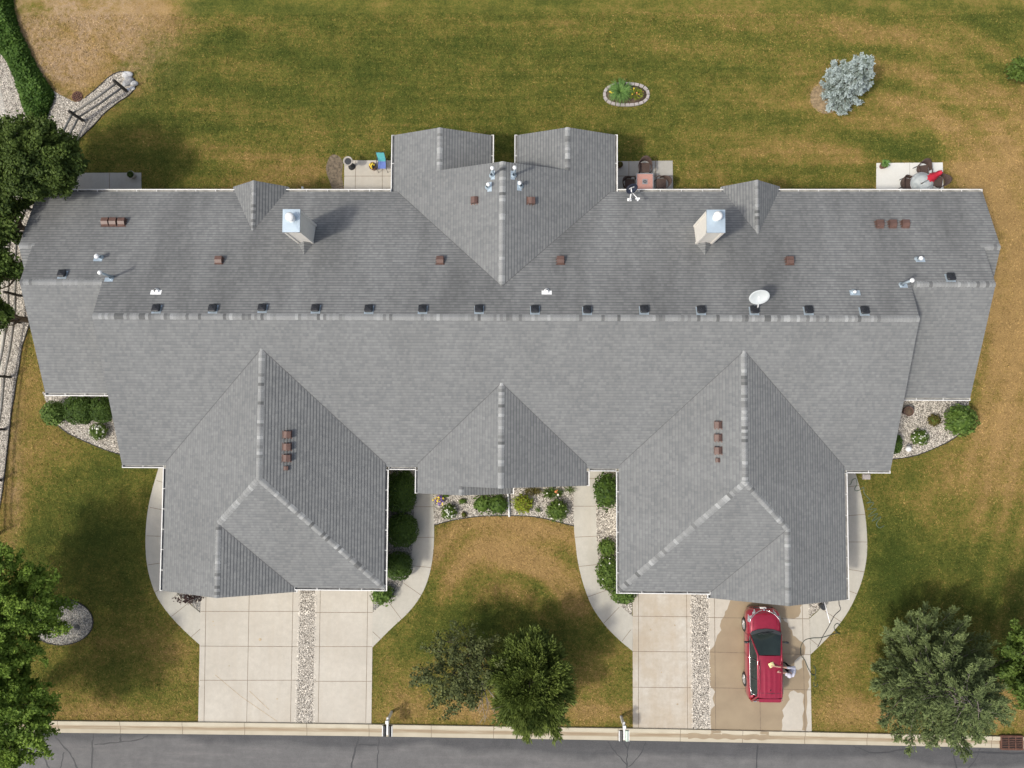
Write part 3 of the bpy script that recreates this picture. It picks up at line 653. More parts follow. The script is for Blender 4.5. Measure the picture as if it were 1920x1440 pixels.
def slope(polys, z0, p0, g, lines=1.0, mi=0):  # lines: strength of the painted butt shadows, lower on slopes facing the sun
    """one roof plane: height z0 at point p0, gradient g; stepped shingle courses over a slab"""
    gx, gy = g; gm = math.hypot(gx, gy); d = (-gx/gm, -gy/gm); pr = (-d[1], d[0]); co = 1/math.sqrt(1+gm*gm); hs = .142*co
    nrm = Vector((-gx, -gy, 1)).normalized()
    zf = lambda p: z0+gx*(p[0]-p0[0])+gy*(p[1]-p0[1])
    for poly in polys:
        a = sum(poly[i][0]*poly[(i+1) % len(poly)][1]-poly[(i+1) % len(poly)][0]*poly[i][1] for i in range(len(poly)))
        if a < 0: poly = poly[::-1]
        S = [p[0]*d[0]+p[1]*d[1] for p in poly]; k0, k1 = math.floor(min(S)/hs), math.ceil(max(S)/hs)
        for k in range(k0, k1):
            q = clip(clip(poly, d, k*hs, True), d, (k+1)*hs, False)
            if len(q) < 3: continue
            def P3(p, top=True):
                s = p[0]*d[0]+p[1]*d[1]; o = .012*min(1, max(0, (s-k*hs)/hs)) if top else 0
                return Vector((p[0], p[1], zf(p)))+nrm*(o+.004)
            roof_mb.face([P3(p) for p in q], mi, lines, [(p[0]*pr[0]+p[1]*pr[1]+50, (p[0]*d[0]+p[1]*d[1])/hs+200) for p in q])
            for i in range(len(q)):
                a_, b_ = q[i], q[(i+1) % len(q)]; sa, sb = a_[0]*d[0]+a_[1]*d[1], b_[0]*d[0]+b_[1]*d[1]
                if abs(sa-(k+1)*hs) < 1e-5 and abs(sb-(k+1)*hs) < 1e-5:
                    roof_mb.face([P3(a_, False), P3(b_, False), P3(b_), P3(a_)], 1)
        n = len(poly); T = .17
        slab_mb.face([(x, y, zf((x, y))-T) for x, y in poly[::-1]])
        slab_mb.face([(x, y, zf((x, y))) for x, y in poly])
        for i in range(n):
            p, q = poly[i], poly[(i+1) % n]
            slab_mb.face([(p[0], p[1], zf(p)-T), (q[0], q[1], zf(q)-T), (q[0], q[1], zf(q)+.003), (p[0], p[1], zf(p)+.003)])
RY, RZ = 4.40, 5.40
zB = lambda y: RZ-SL*(y-RY)
zA = lambda y: RZ-SL*(RY-y)
EB, EF = 10.93, -2.50                       # back and front eave lines
ML, MR = -19.60, 17.42                      # main rakes
WL, WR = -23.47, 21.22                      # wing rakes
BL, BR = -24.12, 21.98                      # bay rakes
WY = 6.07; WZ = zB(WY); BY = 7.95; BZ = zB(BY); WE = .98
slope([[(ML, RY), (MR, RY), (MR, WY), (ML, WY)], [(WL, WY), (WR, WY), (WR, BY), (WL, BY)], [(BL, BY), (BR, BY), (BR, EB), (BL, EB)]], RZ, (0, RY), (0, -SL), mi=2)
slope([[(ML, RY), (MR, RY), (MR, EF), (ML, EF)]], RZ, (0, RY), (0, SL), .4)
for a, b in ((WL, ML+.3), (MR-.3, WR)): slope([[(a, WY), (b, WY), (b, WE), (a, WE)]], WZ, (0, WY), (0, SL), .45)
for a, b in ((BL, WL+.3), (WR-.3, BR)): slope([[(a, BY), (b, BY), (b, 5.9), (a, 5.9)]], BZ, (0, BY), (0, SL))
# big cross gable at the back with two sunroom gables beyond it
CZ = 4.80; CS = .386; hw = 5.42; gx_ = 3.06; YG = 11.70; YS = 13.78
for s in (-1, 1):
    X = lambda d: XC+s*d
    slope([[(X(0), 5.9), (X(0), YG), (X(gx_), YG), (X(gx_), 5.9+.965*gx_)], [(X(gx_), 5.9+.965*gx_), (X(gx_), YS), (X(hw), YS), (X(hw), EB+.0), (X(5.21), EB)]], CZ, (XC, 0), (-s*CS, 0), .45 if s < 0 else 1)
    SZ = CZ-CS*gx_
    slope([[(X(gx_), YG-.8), (X(gx_), YS), (X(gx_-2.42), YS), (X(gx_-2.42), YG-.8)]], SZ, (X(gx_), 0), (s*CS, 0))
# small reverse gables on the back eave
DORM = []
for xr, xl, xrr, yt in ((at(475, 400, 3.6).x, 1.36, 1.36, 8.74), (at(1419, 400, 3.6).x, 1.42, 1.42, 8.60)):
    dz = zB(yt); ds = (dz-2.72)/xl; DORM.append((xr, yt, dz, ds, xl))
    for s in (-1, 1): slope([[(xr, yt), (xr, 11.2), (xr+s*xl, 11.2), (xr+s*xl, EB)]], dz, (xr, 0), (-s*ds, 0))
# garages
GH = 5.36; GZ = 2.70+SL*GH; GA = -2.92
gar = []
for cx, s, yo in ((-12.07, -1, -8.50), (9.87, 1, -8.58)):        # s points to the outer side, where the small front gable is
    X = lambda d: cx+s*d
    gd = 2.17; gyr = GA-gd; front = GA-GH; yv = RY-(RZ-GZ)/SL
    slope([[(X(0), yv), (X(0), GA), (X(gd), gyr), (X(gd), yv-gd)], [(X(gd), yv-gd), (X(gd), yo), (X(GH), yo), (X(GH), yv-GH)]], GZ, (cx, 0), (-s*SL, 0), .4 if s < 0 else 1)
    slope([[(X(0), yv), (X(0), GA), (X(-GH), front), (X(-GH), yv-GH)]], GZ, (cx, 0), (s*SL, 0), .4 if s > 0 else 1)
    slope([[(X(0), GA), (X(gd), gyr), (X(gd-(gyr-front)), front), (X(-GH), front)]], GZ, (0, GA), (0, SL), .4)
    sz = GZ-SL*gd
    slope([[(X(gd), gyr), (X(gd), yo), (X(gd-3.22), yo), (X(gd-3.22), gyr-3.22)]], sz, (X(gd), 0), (s*SL, 0), 1 if s < 0 else .4)
    gar.append((cx, s, yo, gd, gyr, front, yv, sz))
# porch gable
PZ = 4.25; PS = .378; PH = 4.06; PY = -3.32; PY2 = -3.74; pv = RY-(RZ-PZ)/SL; pk = PS/SL
slope([[(XC, pv), (XC, PY), (XC-PH, PY), (XC-PH, EF), (XC-4.25, EF)][:4]+[(XC-PH, pv-pk*PH)], [(-2.98, PY), (-2.98, PY2), (XC-PH, PY2), (XC-PH, PY)]], PZ, (XC, 0), (PS, 0), .4)
slope([[(XC, pv), (XC, PY), (XC+PH, PY), (XC+PH, pv-pk*PH)]], PZ, (XC, 0), (-PS, 0))
pz2 = PZ-PS*(XC+2.98)
slope([[(-2.98, PY+.5), (-2.98, PY2), (-.66, PY2), (-.66, PY+.5)]], pz2, (-2.98, 0), (-PS, 0))
M['butt'] = simple('shingle_butt', (.075, .077, .08), .95)
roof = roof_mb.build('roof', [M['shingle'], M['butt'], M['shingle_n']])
slab_mb.build('fascia', M['white'])

# ridge and hip caps
cr = random.Random(11)
def ridgecap(a, b, da, db, wd=.155, z_off=.02):
    """a -> b ridge line, da/db unit vectors running down each slope"""
    a, b, da, db = Vector(a), Vector(b), Vector(da).normalized(), Vector(db).normalized(); L = (b-a).length; t = (b-a)/L; n = max(1, round(L/.142)); st = L/n
    up = (Vector((0, 0, 1))); mb = HMB(); prev = 1.0
    for i in range(n):
        prev = cr.choice([.5, .6, .7, .78, 1.3, 1.4, 1.5]) if cr.random() < .3 else cr.uniform(.92, 1.14)
        p, q = a+t*st*i, a+t*(st*(i+1)+.01); w1 = wd*cr.uniform(.94, 1.06)
        h0, h1 = up*(z_off+.010), up*(z_off+.002)
        def sec(c, h): return [c+da*w1+h-up*.012, c+da*w1*.5+h, c+da*.03+h+up*.006, c+db*.03+h+up*.006, c+db*w1*.5+h, c+db*w1+h-up*.012]
        A, B = sec(p, h0), sec(q, h1)
        for k in range(5): mb.face([A[k], B[k], B[k+1], A[k+1]], 0, prev)
        mb.face(A[::-1]+[A[0]-up*.02][:0], 0, prev*.35)
    return mb.build('ridge_cap', M['cap'], roof)
def dn(x, y, s): return (x, y, -s)
ridgecap((ML, RY, RZ), (MR, RY, RZ), dn(0, 1, SL), dn(0, -1, SL), .155)
for a, b in ((WL, ML), (MR-.0, WR)): ridgecap((a, WY, WZ), (b, WY, WZ), dn(0, 1, SL), dn(0, -1, SL))
ridgecap((BL, BY, BZ), (WL+.1, BY, BZ), dn(0, 1, SL), dn(0, -1, SL)); ridgecap((BR, BY, BZ), (WR-.15, BY, BZ), dn(0, 1, SL), dn(0, -1, SL))
ridgecap((XC, YG, CZ), (XC, 5.85, CZ), dn(-1, 0, CS), dn(1, 0, CS))
for s in (-1, 1): ridgecap((XC+s*gx_, YS, CZ-CS*gx_), (XC+s*gx_, YG+.0, CZ-CS*gx_), dn(-1, 0, CS), dn(1, 0, CS), .14)
for xr, yt, dz, ds, xl in DORM: ridgecap((xr, 11.2, dz), (xr, yt, dz), dn(-1, 0, ds), dn(1, 0, ds), .15)
for cx, s, yo, gd, gyr, front, yv, sz in gar:
    X = lambda d: cx+s*d
    ridgecap((cx, yv, GZ), (cx, GA-.05, GZ), dn(-1, 0, SL), dn(1, 0, SL))
    q = math.sqrt(.5)
    for e, d_ in ((X(gd), gd), (X(-GH), GH)):
        sg = 1 if e > cx else -1
        hx = Vector((sg, -1, -SL)).normalized(); n1 = Vector((sg*SL, 0, 1)); n2 = Vector((0, -SL, 1))
        v1 = n1.cross(hx).normalized(); v2 = n2.cross(hx).normalized()
        if v1.z > 0: v1 = -v1
        if v2.z > 0: v2 = -v2
        ridgecap((cx, GA, GZ), (cx+sg*d_, GA-d_, GZ-SL*d_), v1, v2, .15)
    ridgecap((X(gd), yo, sz), (X(gd), gyr-.0, sz), dn(-1, 0, SL), dn(1, 0, SL), .15)
ridgecap((XC, pv, PZ), (XC, PY, PZ), dn(-1, 0, PS), dn(1, 0, PS))
ridgecap((-2.98, PY2, pz2), (-2.98, PY, pz2), dn(-1, 0, PS), dn(1, 0, PS), .13)

def valley(a, b, w_=.03):
    a, b = Vector(a), Vector(b); t = (b-a).normalized(); n = Vector((-t.y, t.x, 0)).normalized()*w_/2; u = Vector((0, 0, .024)); mb = HMB()
    mb.face([a-n+u, b-n+u, b+n+u, a+n+u]); mb.build('valley', M['valley'], roof)
M['valley'] = simple('valley_shingle', (.12, .12, .12), .95)
for s in (-1, 1): valley((XC, 5.9, CZ), (XC+s*5.2, 5.9+.965*5.2, CZ-CS*5.2)); valley((XC, pv, PZ), (XC+s*PH, pv-pk*PH, PZ-PS*PH))
for cx, s, yo, gd, gyr, front, yv, sz in gar:
    for q in (-1, 1): valley((cx, yv, GZ), (cx+q*GH, yv-GH, GZ-SL*GH))
    valley((cx+s*gd, gyr, sz), (cx+s*(gd-3.19), gyr-3.19, sz-SL*3.19))
for xr, yt, dz, ds, xl in DORM:
    for q in (-1, 1): valley((xr, yt, dz), (xr+q*xl, EB, dz-ds*xl))
# gutters: an open trough hung outside each eave
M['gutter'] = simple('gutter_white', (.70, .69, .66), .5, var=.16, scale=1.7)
def gutter(a, b, n, z=2.66, name='gutter', cap=True, wd=.135):
    a, b, n = Vector((*a, 0)), Vector((*b, 0)), Vector((*n, 0)); mb = HMB(); t = (b-a).normalized()
    pr = [(0.0, .035, 0), (0.0, -.09, 1), (wd*.75, -.09, 1), (wd-.035, .01, 0), (wd-.045, .03, 0), (wd, .034, 0), (wd, -.02, 0), (wd*.75, -.115, 0), (-.01, -.115, 0)]
    for i in range(len(pr)-1):
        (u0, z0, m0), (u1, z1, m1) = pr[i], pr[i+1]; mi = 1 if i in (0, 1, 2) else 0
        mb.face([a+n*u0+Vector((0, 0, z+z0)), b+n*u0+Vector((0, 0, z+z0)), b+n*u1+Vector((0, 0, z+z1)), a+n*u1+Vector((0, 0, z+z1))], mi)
    L = (b-a).length
    for e in (a, b): mb.box(e+n*wd/2+Vector((0, 0, z-.04)), (.02 if abs(t.x) > .5 else wd, wd if abs(t.x) > .5 else .02, .14))
    k = int(L/.95)
    for i in range(1, k):
        p = a+t*(L*i/k); mb.box(p+n*wd/2+Vector((0, 0, z+.02)), (.03 if abs(t.x) > .5 else wd, wd if abs(t.x) > .5 else .03, .02))
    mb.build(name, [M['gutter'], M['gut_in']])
zb_ = zB(EB)-.03; zf_ = zA(EF)-.03
dl, dr = DORM[0], DORM[1]
gutter((BL, EB), (dl[0]-dl[4]+.12, EB), (0, 1), zb_)
gutter((dl[0]+dl[4]-.12, EB), (XC-hw-.13, EB), (0, 1), zb_)
gutter((XC+hw+.13, EB), (dr[0]-dr[4]+.12, EB), (0, 1), zb_)
gutter((dr[0]+dr[4]-.12, EB), (BR, EB), (0, 1), zb_)
gz = CZ-CS*hw-.02
gutter((XC-hw, EB+.02), (XC-hw, YS), (-1, 0), gz); gutter((XC+hw, EB+.02), (XC+hw, YS), (1, 0), gz)
gutter((XC-gx_+2.42, YG), (XC-gx_+2.42, YS), (1, 0), gz); gutter((XC+gx_-2.42, YG), (XC+gx_-2.42, YS), (-1, 0), gz)
gutter((WL, WE), (ML+.05, WE), (0, -1), WZ-SL*(WY-WE)-.02); gutter((MR+.0, WE), (WR, WE), (0, -1), WZ-SL*(WY-WE)-.02)
gutter((ML, EF), (-12.07-GH-.13, EF), (0, -1), zf_); gutter((9.87+GH+.13, EF), (MR, EF), (0, -1), zf_)
gutter((-12.07+GH+.13, EF), (XC-PH-.13, EF), (0, -1), zf_); gutter((XC+PH+.13, EF), (9.87-GH-.13, EF), (0, -1), zf_)
for cx, s, yo, gd, gyr, front, yv, sz in gar:
    X = lambda d: cx+s*d
    gutter((X(GH), EF-.14), (X(GH), yo), (s, 0), 2.67); gutter((X(-GH), EF-.14), (X(-GH), front-.12), (-s, 0), 2.67)
    gutter((X(gd-3.22), front), (X(-GH), front), (0, -1), 2.67)
    gutter((X(gd-3.22), front-.14), (X(gd-3.22), yo), (-s, 0), 2.67)
gutter((XC-PH, EF-.14), (XC-PH, PY2), (-1, 0), 2.67); gutter((XC+PH, EF-.14), (XC+PH, PY), (1, 0), 2.67); gutter((-.66, PY-.02), (-.66, PY2), (1, 0), 2.62)

# walls
wm = HMB()
def wbox(x0, x1, y0, y1, zt=2.55): wm.box(((x0+x1)/2, (y0+y1)/2, zt/2), (x1-x0, y1-y0, zt))
def gprism(x0, x1, y0, y1, ze, zr, axis):
    if axis == 'x':
        c = (y0+y1)/2; A = [(x0, y0, ze), (x0, y1, ze), (x0, c, zr)]; B = [(x1, y0, ze), (x1, y1, ze), (x1, c, zr)]
    else:
        c = (x0+x1)/2; A = [(x0, y0, ze), (x1, y0, ze), (c, y0, zr)]; B = [(x0, y1, ze), (x1, y1, ze), (c, y1, zr)]
    wm.face(A); wm.face(B[::-1])
    for i in range(3): wm.face([A[i], B[i], B[(i+1) % 3], A[(i+1) % 3]])
wbox(ML+.35, MR-.35, EF+.45, EB-.45); gprism(ML+.35, MR-.35, EF+.45, EB-.1, 2.54, 5.05, 'x')
wbox(WL+.35, WR-.35, WE+.45, EB-.43); gprism(WL+.35, WR-.35, WE+.5, EB-.02, 2.53, 4.4, 'x')
wbox(BL+.35, BR-.35, 6.4, EB-.41)
for s in (-1, 1):
    a, b = sorted((XC+s*(hw-.4), XC+s*(gx_-2.02))); wbox(a, b, EB-1, YS-.4, 2.5); gprism(a, b, EB-1, YS-.42, 2.49, 3.25, 'y')
for cx, s, yo, gd, gyr, front, yv, sz in gar:
    a, b = sorted((cx+s*(GH-.4), cx-s*(GH-.4))); wbox(a, b, front+.45, 0, 2.53)
    a, b = sorted((cx+s*(GH-.42), cx+s*(gd-2.8))); gprism(a, b, yo+.6, -4, 2.52, 3.6, 'y')
wbox(XC-PH+.4, XC+PH-.4, PY+.42, 0, 2.51); gprism(XC-PH+.42, XC+PH-.42, PY+.42, 1, 2.5, 3.95, 'y')
wm.build('wall', M['siding'])
for cx, s, yo, gd, gyr, front, yv, sz in gar:
    for c, wd in ((cx+s*gd, 4.9), (cx-s*3.4, 2.75)):
        mb = HMB(); yf = front+.45
        for k in range(4): mb.box((c, yf-.02, .30+.54*k), (wd, .05, .52))
        mb.build('garage_door', M['white'])
def window(x, y, wd, hd, z, nrm=1):
    mb = HMB(); mb.box((x, y+.03*nrm, z), (wd+.16, .07, hd+.16)); f = mb.build('window', M['white'])
    mb = HMB(); mb.box((x, y+.07*nrm, z), (wd, .02, hd)); mb.build('pane', M['glass'], f)
for x in (-21.5, -16.5, -9.5, 7.8, 15.0, 19.5): window(x, EB-.4, 1.7, 1.4, 1.4)
for s in (-1, 1): window(XC+s*2.95, YS-.4, 2.4, 1.5, 1.3)
for x in (-21.3, 19.2): window(x, WE+.44, 1.5, 1.3, 1.4, -1)
for x in (-3.2, 1.0): window(x, PY+.42, 1.6, 1.4, 1.4, -1)
for x in (-5.9, 3.7):
    mb = HMB(); mb.box((x, EF+.43, 1.05), (.95, .06, 2.1)); mb.build('door', M['white'])

# chimneys with a metal top and a round flue, each with a small saddle roof behind
for (px0, py0, px1, py1), fl in (((529, 392, 562.5, 435), (545, 408)), ((1325.5, 393, 1360, 436), (1345, 406))):
    a, b = at(px0, py1, 6.1), at(px1, py0, 6.1); cx, cy = (a.x+b.x)/2, (a.y+b.y)/2; wx, wy = b.x-a.x, b.y-a.y
    mb = HMB(); mb.box((cx, cy, 4.5), (wx-.09, wy-.09, 3.0))
    for sx in (-1, 1):
        for sy in (-1, 1): mb.box((cx+sx*(wx/2-.06), cy+sy*(wy/2-.06), 4.5), (.1, .1, 2.98))
    mb.box((cx, cy, 5.99), (wx-.02, wy-.02, .1)); ch = mb.build('chimney', M['siding'])
    mb = HMB(); x0, x1, y0, y1 = cx-wx/2, cx+wx/2, cy-wy/2, cy+wy/2; z = 6.045
    mb.box((cx, cy, z+.01), (wx, wy, .05)); tp = (cx, cy, z+.06)
    for p, q in (((x0, y0), (x1, y0)), ((x1, y0), (x1, y1)), ((x1, y1), (x0, y1)), ((x0, y1), (x0, y0))): mb.face([(*p, z+.036), (*q, z+.036), tp])
    mb.build('chimney_top', M['chimcap'], ch)
    f = at(*fl, 6.25); mb = HMB(); mb.lathe((f.x, f.y, 6.1), [(.17, 0), (.17, .12), (.12, .14), (.12, .26), (.20, .27), (.20, .31), (.15, .37), (.07, .41), (0.001, .42)], 18)
    mb.build('flue', M['pure_white'], ch)
    mb = HMB(); ys = y0+.05; zs = zB(ys)
    r0 = (cx, ys, zs+.34); r1 = (cx, ys-.62, zB(ys-.62)+.02)
    mb.face([r0, (x0+.02, ys, zs+.02), r1], uv=[(0, 0), (.5, 0), (0, 5)]); mb.face([r0, r1, (x1-.02, ys, zs+.02)], uv=[(0, 0), (0, 5), (.5, 0)])
    mb.build('saddle', M['shingle'])

# things that stick out of the roof
def surf(px, py, f, z=4.0, lift=0.0):
    for _ in range(12):
        p = at(px, py, z+lift); z = f(p.x, p.y)
    return Vector((p.x, p.y, z))
fB = lambda x, y: zB(y)
def fC(x, y): return CZ-CS*abs(x-XC)
def fG(cx): return lambda x, y: GZ-SL*abs(x-cx)
def orient(g):  # surface frame: local -y runs down the slope
    n = Vector((-g[0], -g[1], 1)).normalized(); dwn = Vector((-g[0], -g[1], 0)).normalized(); dwn = (dwn-n*dwn.dot(n)).normalized(); x = (-dwn).cross(n)
    return Matrix((x, -dwn, n)).transposed()
def black_vent(p, g):
    Mx = orient(g); mb = HMB(); o = Vector(p)
    def v(*q): return Mx@Vector(q)+o
    # flat flange, squat housing with a peaked lid
    mb.box(v(0, .02, .012), (.42, .42, .015), 1, Mx)
    ring = lambda w_, z: [v(x*w_, y*w_, z) for x, y in ((-1, -.8), (-.8, -1), (.8, -1), (1, -.8), (1, .8), (.8, 1), (-.8, 1), (-1, .8))]
    mb.grid([ring(.14, .02), ring(.14, .09), ring(.185, .10), ring(.185, .14), ring(.155, .17), ring(.02, .20)], 0, True, False)
    mb.build('roof_vent', [M['black_plastic'], M['galv']])
for px, py in ((292, 579), (398, 579), (491, 578), (591, 579), (691, 580), (792, 580), (898, 580), (1003, 581), (1101, 582), (1208, 581), (1315, 582), (1415, 582), (1517, 582), (1622, 583), (115, 514), (1784, 520)):
    black_vent(surf(px, py, fB, lift=.12), (0, -SL))
def brown_vent(p, g, sc=1.0, mir=1):
    Mx = orient(g); mb = HMB(); o = Vector(p)
    def v(x, y, z): return Mx@Vector((x*sc*mir, y*sc, z*sc))+o
    mb.face([v(-.2, -.2, .01), v(.2, -.2, .01), v(.2, .24, .01), v(-.2, .24, .01)])
    # bent hood open on the down-slope side
    prof = [(.20, .012), (.17, .10), (.06, .19), (-.12, .20), (-.15, .15)]
    for sx in (-1, 1): mb.face([v(sx*.15, y, z) for y, z in prof]+[v(sx*.15, -.15, .012)], 0)
    for i in range(len(prof)-1):
        (y0, z0), (y1, z1) = prof[i], prof[i+1]; mb.face([v(-.15, y0, z0), v(-.15, y1, z1), v(.15, y1, z1), v(.15, y0, z0)])
    mb.face([v(-.15, -.145, .012), v(.15, -.145, .012), v(.15, -.145, .15), v(-.15, -.145, .15)], 1)
    mb.build('exhaust_vent', [M['brown_metal'], M['brown_dark']])
for px, py in ((197, 416), (212, 416), (228, 416), (410, 488), (825, 488), (1051, 488), (1481, 489), (1650, 420), (1674, 420), (1698, 420)): brown_vent(surf(px, py, fB, lift=.1), (0, -SL), 1.08)
brown_vent(surf(890, 375, fC, lift=.1), (CS, 0)); brown_vent(surf(996, 376, fC, lift=.1), (-CS, 0))
for k, py in enumerate((815, 838, 859)): brown_vent(surf(538-k*.5, py, fG(-12.07), lift=.1), (-SL, 0), 1.02)
for k, py in enumerate((797, 821, 845)): brown_vent(surf(1347, py, fG(9.87), lift=.1), (SL, 0), 1.02)
brown_vent(surf(536, 878, fG(-12.07), lift=.05), (-SL, 0), .6); brown_vent(surf(1346, 863, fG(9.87), lift=.05), (SL, 0), .6)

def flue_pipe(cap_px, base_px, f, g, h, fl=(.24, .30), r=.055, capr=.115, white=False, foff=(0, 0)):
    b = surf(*base_px, f); t = at(*cap_px, b.z+h); Mx = orient(g)
    mb = HMB(); mb.box(b+Mx@Vector((foff[0], foff[1], .012)), (fl[0], fl[1], .012), 0, Mx)
    mb.lathe(b, [(r+.075, .0), (r+.06, .05), (r+.01, .13)], 14)
    p = mb.build('flashing', M['pure_white'] if white else M['galv'])
    mb = HMB(); base = Vector((t.x, t.y, b.z)); mb.tube([base, (t.x, t.y, b.z+h)], r, 12); pp = mb.build('vent_pipe', M['galv'] if not white else M['pure_white'])
    if capr:
        mb = HMB(); mb.lathe((t.x, t.y, b.z+h-.08), [(capr*.7, -.0), (capr*.75, .05), (capr, .06), (capr, .10), (capr*.6, .15), (.001, .17)], 18); mb.build('cap', M['pure_white'], pp)
flue_pipe((181, 480.5), (190, 483), fB, (0, -SL), .35, (.42, .3), foff=(.12, .06))
flue_pipe((187, 511), (209.5, 521), fB, (0, -SL), 1.05, (.40, .22), capr=.10, foff=(.1, .1))
flue_pipe((293.5, 545.5), (293.5, 545.5), fB, (0, -SL), .12, (.50, .24), r=.06, capr=0, white=True, foff=(0, .08))
flue_pipe((1025, 546), (1025, 546), fB, (0, -SL), .12, (.46, .2), r=.06, capr=0, white=True, foff=(0, .08))
flue_pipe((923, 315), (922, 329), fC, (CS, 0), .95, (.40, .2), capr=.095, foff=(0, .06))
flue_pipe((965, 314), (963.5, 329), fC, (-CS, 0), .95, (.40, .2), capr=.095, foff=(0, .06))
flue_pipe((915.5, 345.5), (914.5, 351), fC, (CS, 0), .38, (.44, .22), capr=.095, foff=(0, .1))
flue_pipe((974.5, 343), (976.5, 349), fC, (-CS, 0), .38, (.44, .22), capr=.095, foff=(0, .08))
flue_pipe((1710.5, 525.5), (1690, 534), fB, (0, -SL), 1.0, (.36, .2), capr=.10, foff=(-.08, .06))
flue_pipe((1727, 484), (1719, 486), fB, (0, -SL), .35, (.42, .24), foff=(-.14, .04), capr=.10)
flue_pipe((1603, 547), (1600, 547.5), fB, (0, -SL), .15, (.46, .26), r=.06, capr=.075, foff=(-.06, .05))
# downspouts
def spout(pts, r=.045):
    mb = HMB(); mb.tube(pts, r, 6); mb.build('downspout', M['white'])
a = at(160, 745, 2.55); spout([(a.x, WE-.08, 2.55), (a.x-.25, WE-.1, 2.4), (at(107, 752, 2.2).x, WE-.02, 2.2), (at(100, 752, .1).x, WE+.2, .2)])
for (x, y) in ((17.0, WE-.05), (20.9, WE-.05), (-23.3, EB+.06), (21.4, EB+.06)): spout([(x, y, 2.5), (x, y+(.3 if y < 5 else -.3), 2.2), (x, y+(.35 if y < 5 else -.35), .1)])
e0 = at(952.5, 925, .3); e1 = at(955, 969, .12)
spout([(e0.x-.02, e0.y+.3, 2.4), (e0.x-.02, e0.y+.3, .4), (e0.x, e0.y, .14), (e1.x, e1.y, .12)], .055)
e0 = at(568, 360, .3); e1 = at(567, 350.5, .1); spout([(e0.x, EB-.3, 2.4), (e0.x, EB-.35, .3), (e1.x, e1.y, .1)], .06)

# ------------------------------------------------------------------ plants
def leaves(name, C, Nn, size, mat, rng, aspect=1.6, parent=None, tint=None, flat=.5, dirs=None, fold=False):
    """one mesh of many leaf faces; C centres, Nn outward directions"""
    n = len(C); s = size*rng.uniform(.6, 1.35, (n, 1))
    nn = Nn*flat+rng.normal(0, .45, (n, 3))+np.array([0, 0, .35]); nn /= np.linalg.norm(nn, axis=1, keepdims=True)+1e-9
    if dirs is None: t = np.cross(nn, rng.normal(0, 1, (n, 3)))
    else: t = dirs+rng.normal(0, .25, (n, 3))
    t /= np.linalg.norm(t, axis=1, keepdims=True)+1e-9
    b = np.cross(nn, t); b /= np.linalg.norm(b, axis=1, keepdims=True)+1e-9
    a = t*s*aspect*.5; c = b*s*.5
    V = np.stack([C-a, C-a*.1+c, C+a, C-a*.1-c], 1).reshape(-1, 3)
    Fc = np.arange(n*4).reshape(n, 4)
    if tint is None: tint = np.clip(rng.normal(.45, .28, n), 0, 1)
    return np_mesh(name, V, Fc, mat, tint, parent)
def sph(rng, n):
    v = rng.normal(0, 1, (n, 3)); return v/np.linalg.norm(v, axis=1, keepdims=True)
def blob_mesh(name, c, r, mat, parent=None, seed=0, bump_=.06):
    mb = MB(); rr = random.Random(seed); rows = []
    for i in range(9):
        ph = math.pi*i/8; rows.append([(c[0]+r[0]*math.sin(ph)*math.cos(a)*(1+rr.uniform(-bump_, bump_)), c[1]+r[1]*math.sin(ph)*math.sin(a)*(1+rr.uniform(-bump_, bump_)), c[2]+r[2]*math.cos(ph)) for a in [2*math.pi*k/14 for k in range(14)]])
    mb.grid(rows, 0, True); return mb.build(name, mat, parent)

def shrub(px, py, rx, ry, hgt, mat, label, seed, size=.055, dens=600, lump=.05, flowers=None, name='shrub', group=None, boxy=2.0, cat='shrub', lowt=0.0, core=True):
    """rounded shrub; px,py its middle in the photo, rx,ry in photo pixels"""
    rng = np.random.default_rng(seed); c = at(px, py, hgt*.5); k = (H-hgt*.5)/F; rx, ry = rx*k, ry*k; rz = hgt*.56
    root = empty(name, (c.x, c.y, 0)); tag(root, label, cat, group)
    n = int(dens*(rx*ry*3+rz*(rx+ry)*1.3)/1.0*(.07/size)**2)
    d = sph(rng, n); d[:, 2] = np.abs(d[:, 2])*1.0-.25*(rng.random(n) < .3)
    if boxy != 2: d = np.sign(d)*np.abs(d)**(2/boxy)
    lf = 1+lump*np.sin(d[:, 0]*9+seed)*np.cos(d[:, 1]*8+seed*2)+rng.normal(0, lump*.7, n)
    P = d*np.array([rx, ry, rz])*lf[:, None]; P[:, 2] += hgt*.44; P[:, 2] = np.maximum(P[:, 2], .03)
    t = np.clip(rng.normal(.5, .25, n)+.10*np.sin(P[:, 0]*14+seed)*np.cos(P[:, 1]*13), 0, 1)
    leaves('foliage', P, d, size, mat, rng, parent=root, tint=t, flat=.9)
    if core:
        co = blob_mesh('branches', (0, 0, hgt*.42), (rx*.86, ry*.86, rz*.86), M['lf_clip'] if mat not in (M['lf_yell'],) else M['lf_olive'], root, seed)
    if flowers:
        m = flowers[1]; q = d[:flowers[0]].copy(); q[:, 2] = np.abs(q[:, 2])+.3; q /= np.linalg.norm(q, axis=1, keepdims=True)
        P = q*np.array([rx, ry, rz])*1.05; P[:, 2] += hgt*.44
        leaves('blossom', P, q, .10, m, rng, 1.0, root, flat=2.5)
    return root
G1 = 'clipped round evergreen shrubs'
shrub(752, 922, 28, 39, 1.1, M['lf_clip'], 'tall dark clipped evergreen shrub nearest the entrance corner beside the left garage', 1, boxy=2.6, group=G1)
shrub(754, 994, 29, 30, 1.1, M['lf_clip'], 'dark round clipped shrub in the middle of three beside the left garage wall', 2, boxy=2.4, group=G1)
shrub(747, 1061, 25, 25, 1.0, M['lf_clip'], 'dark round clipped shrub nearest the driveway in the row beside the left garage', 3, boxy=2.4, group=G1)
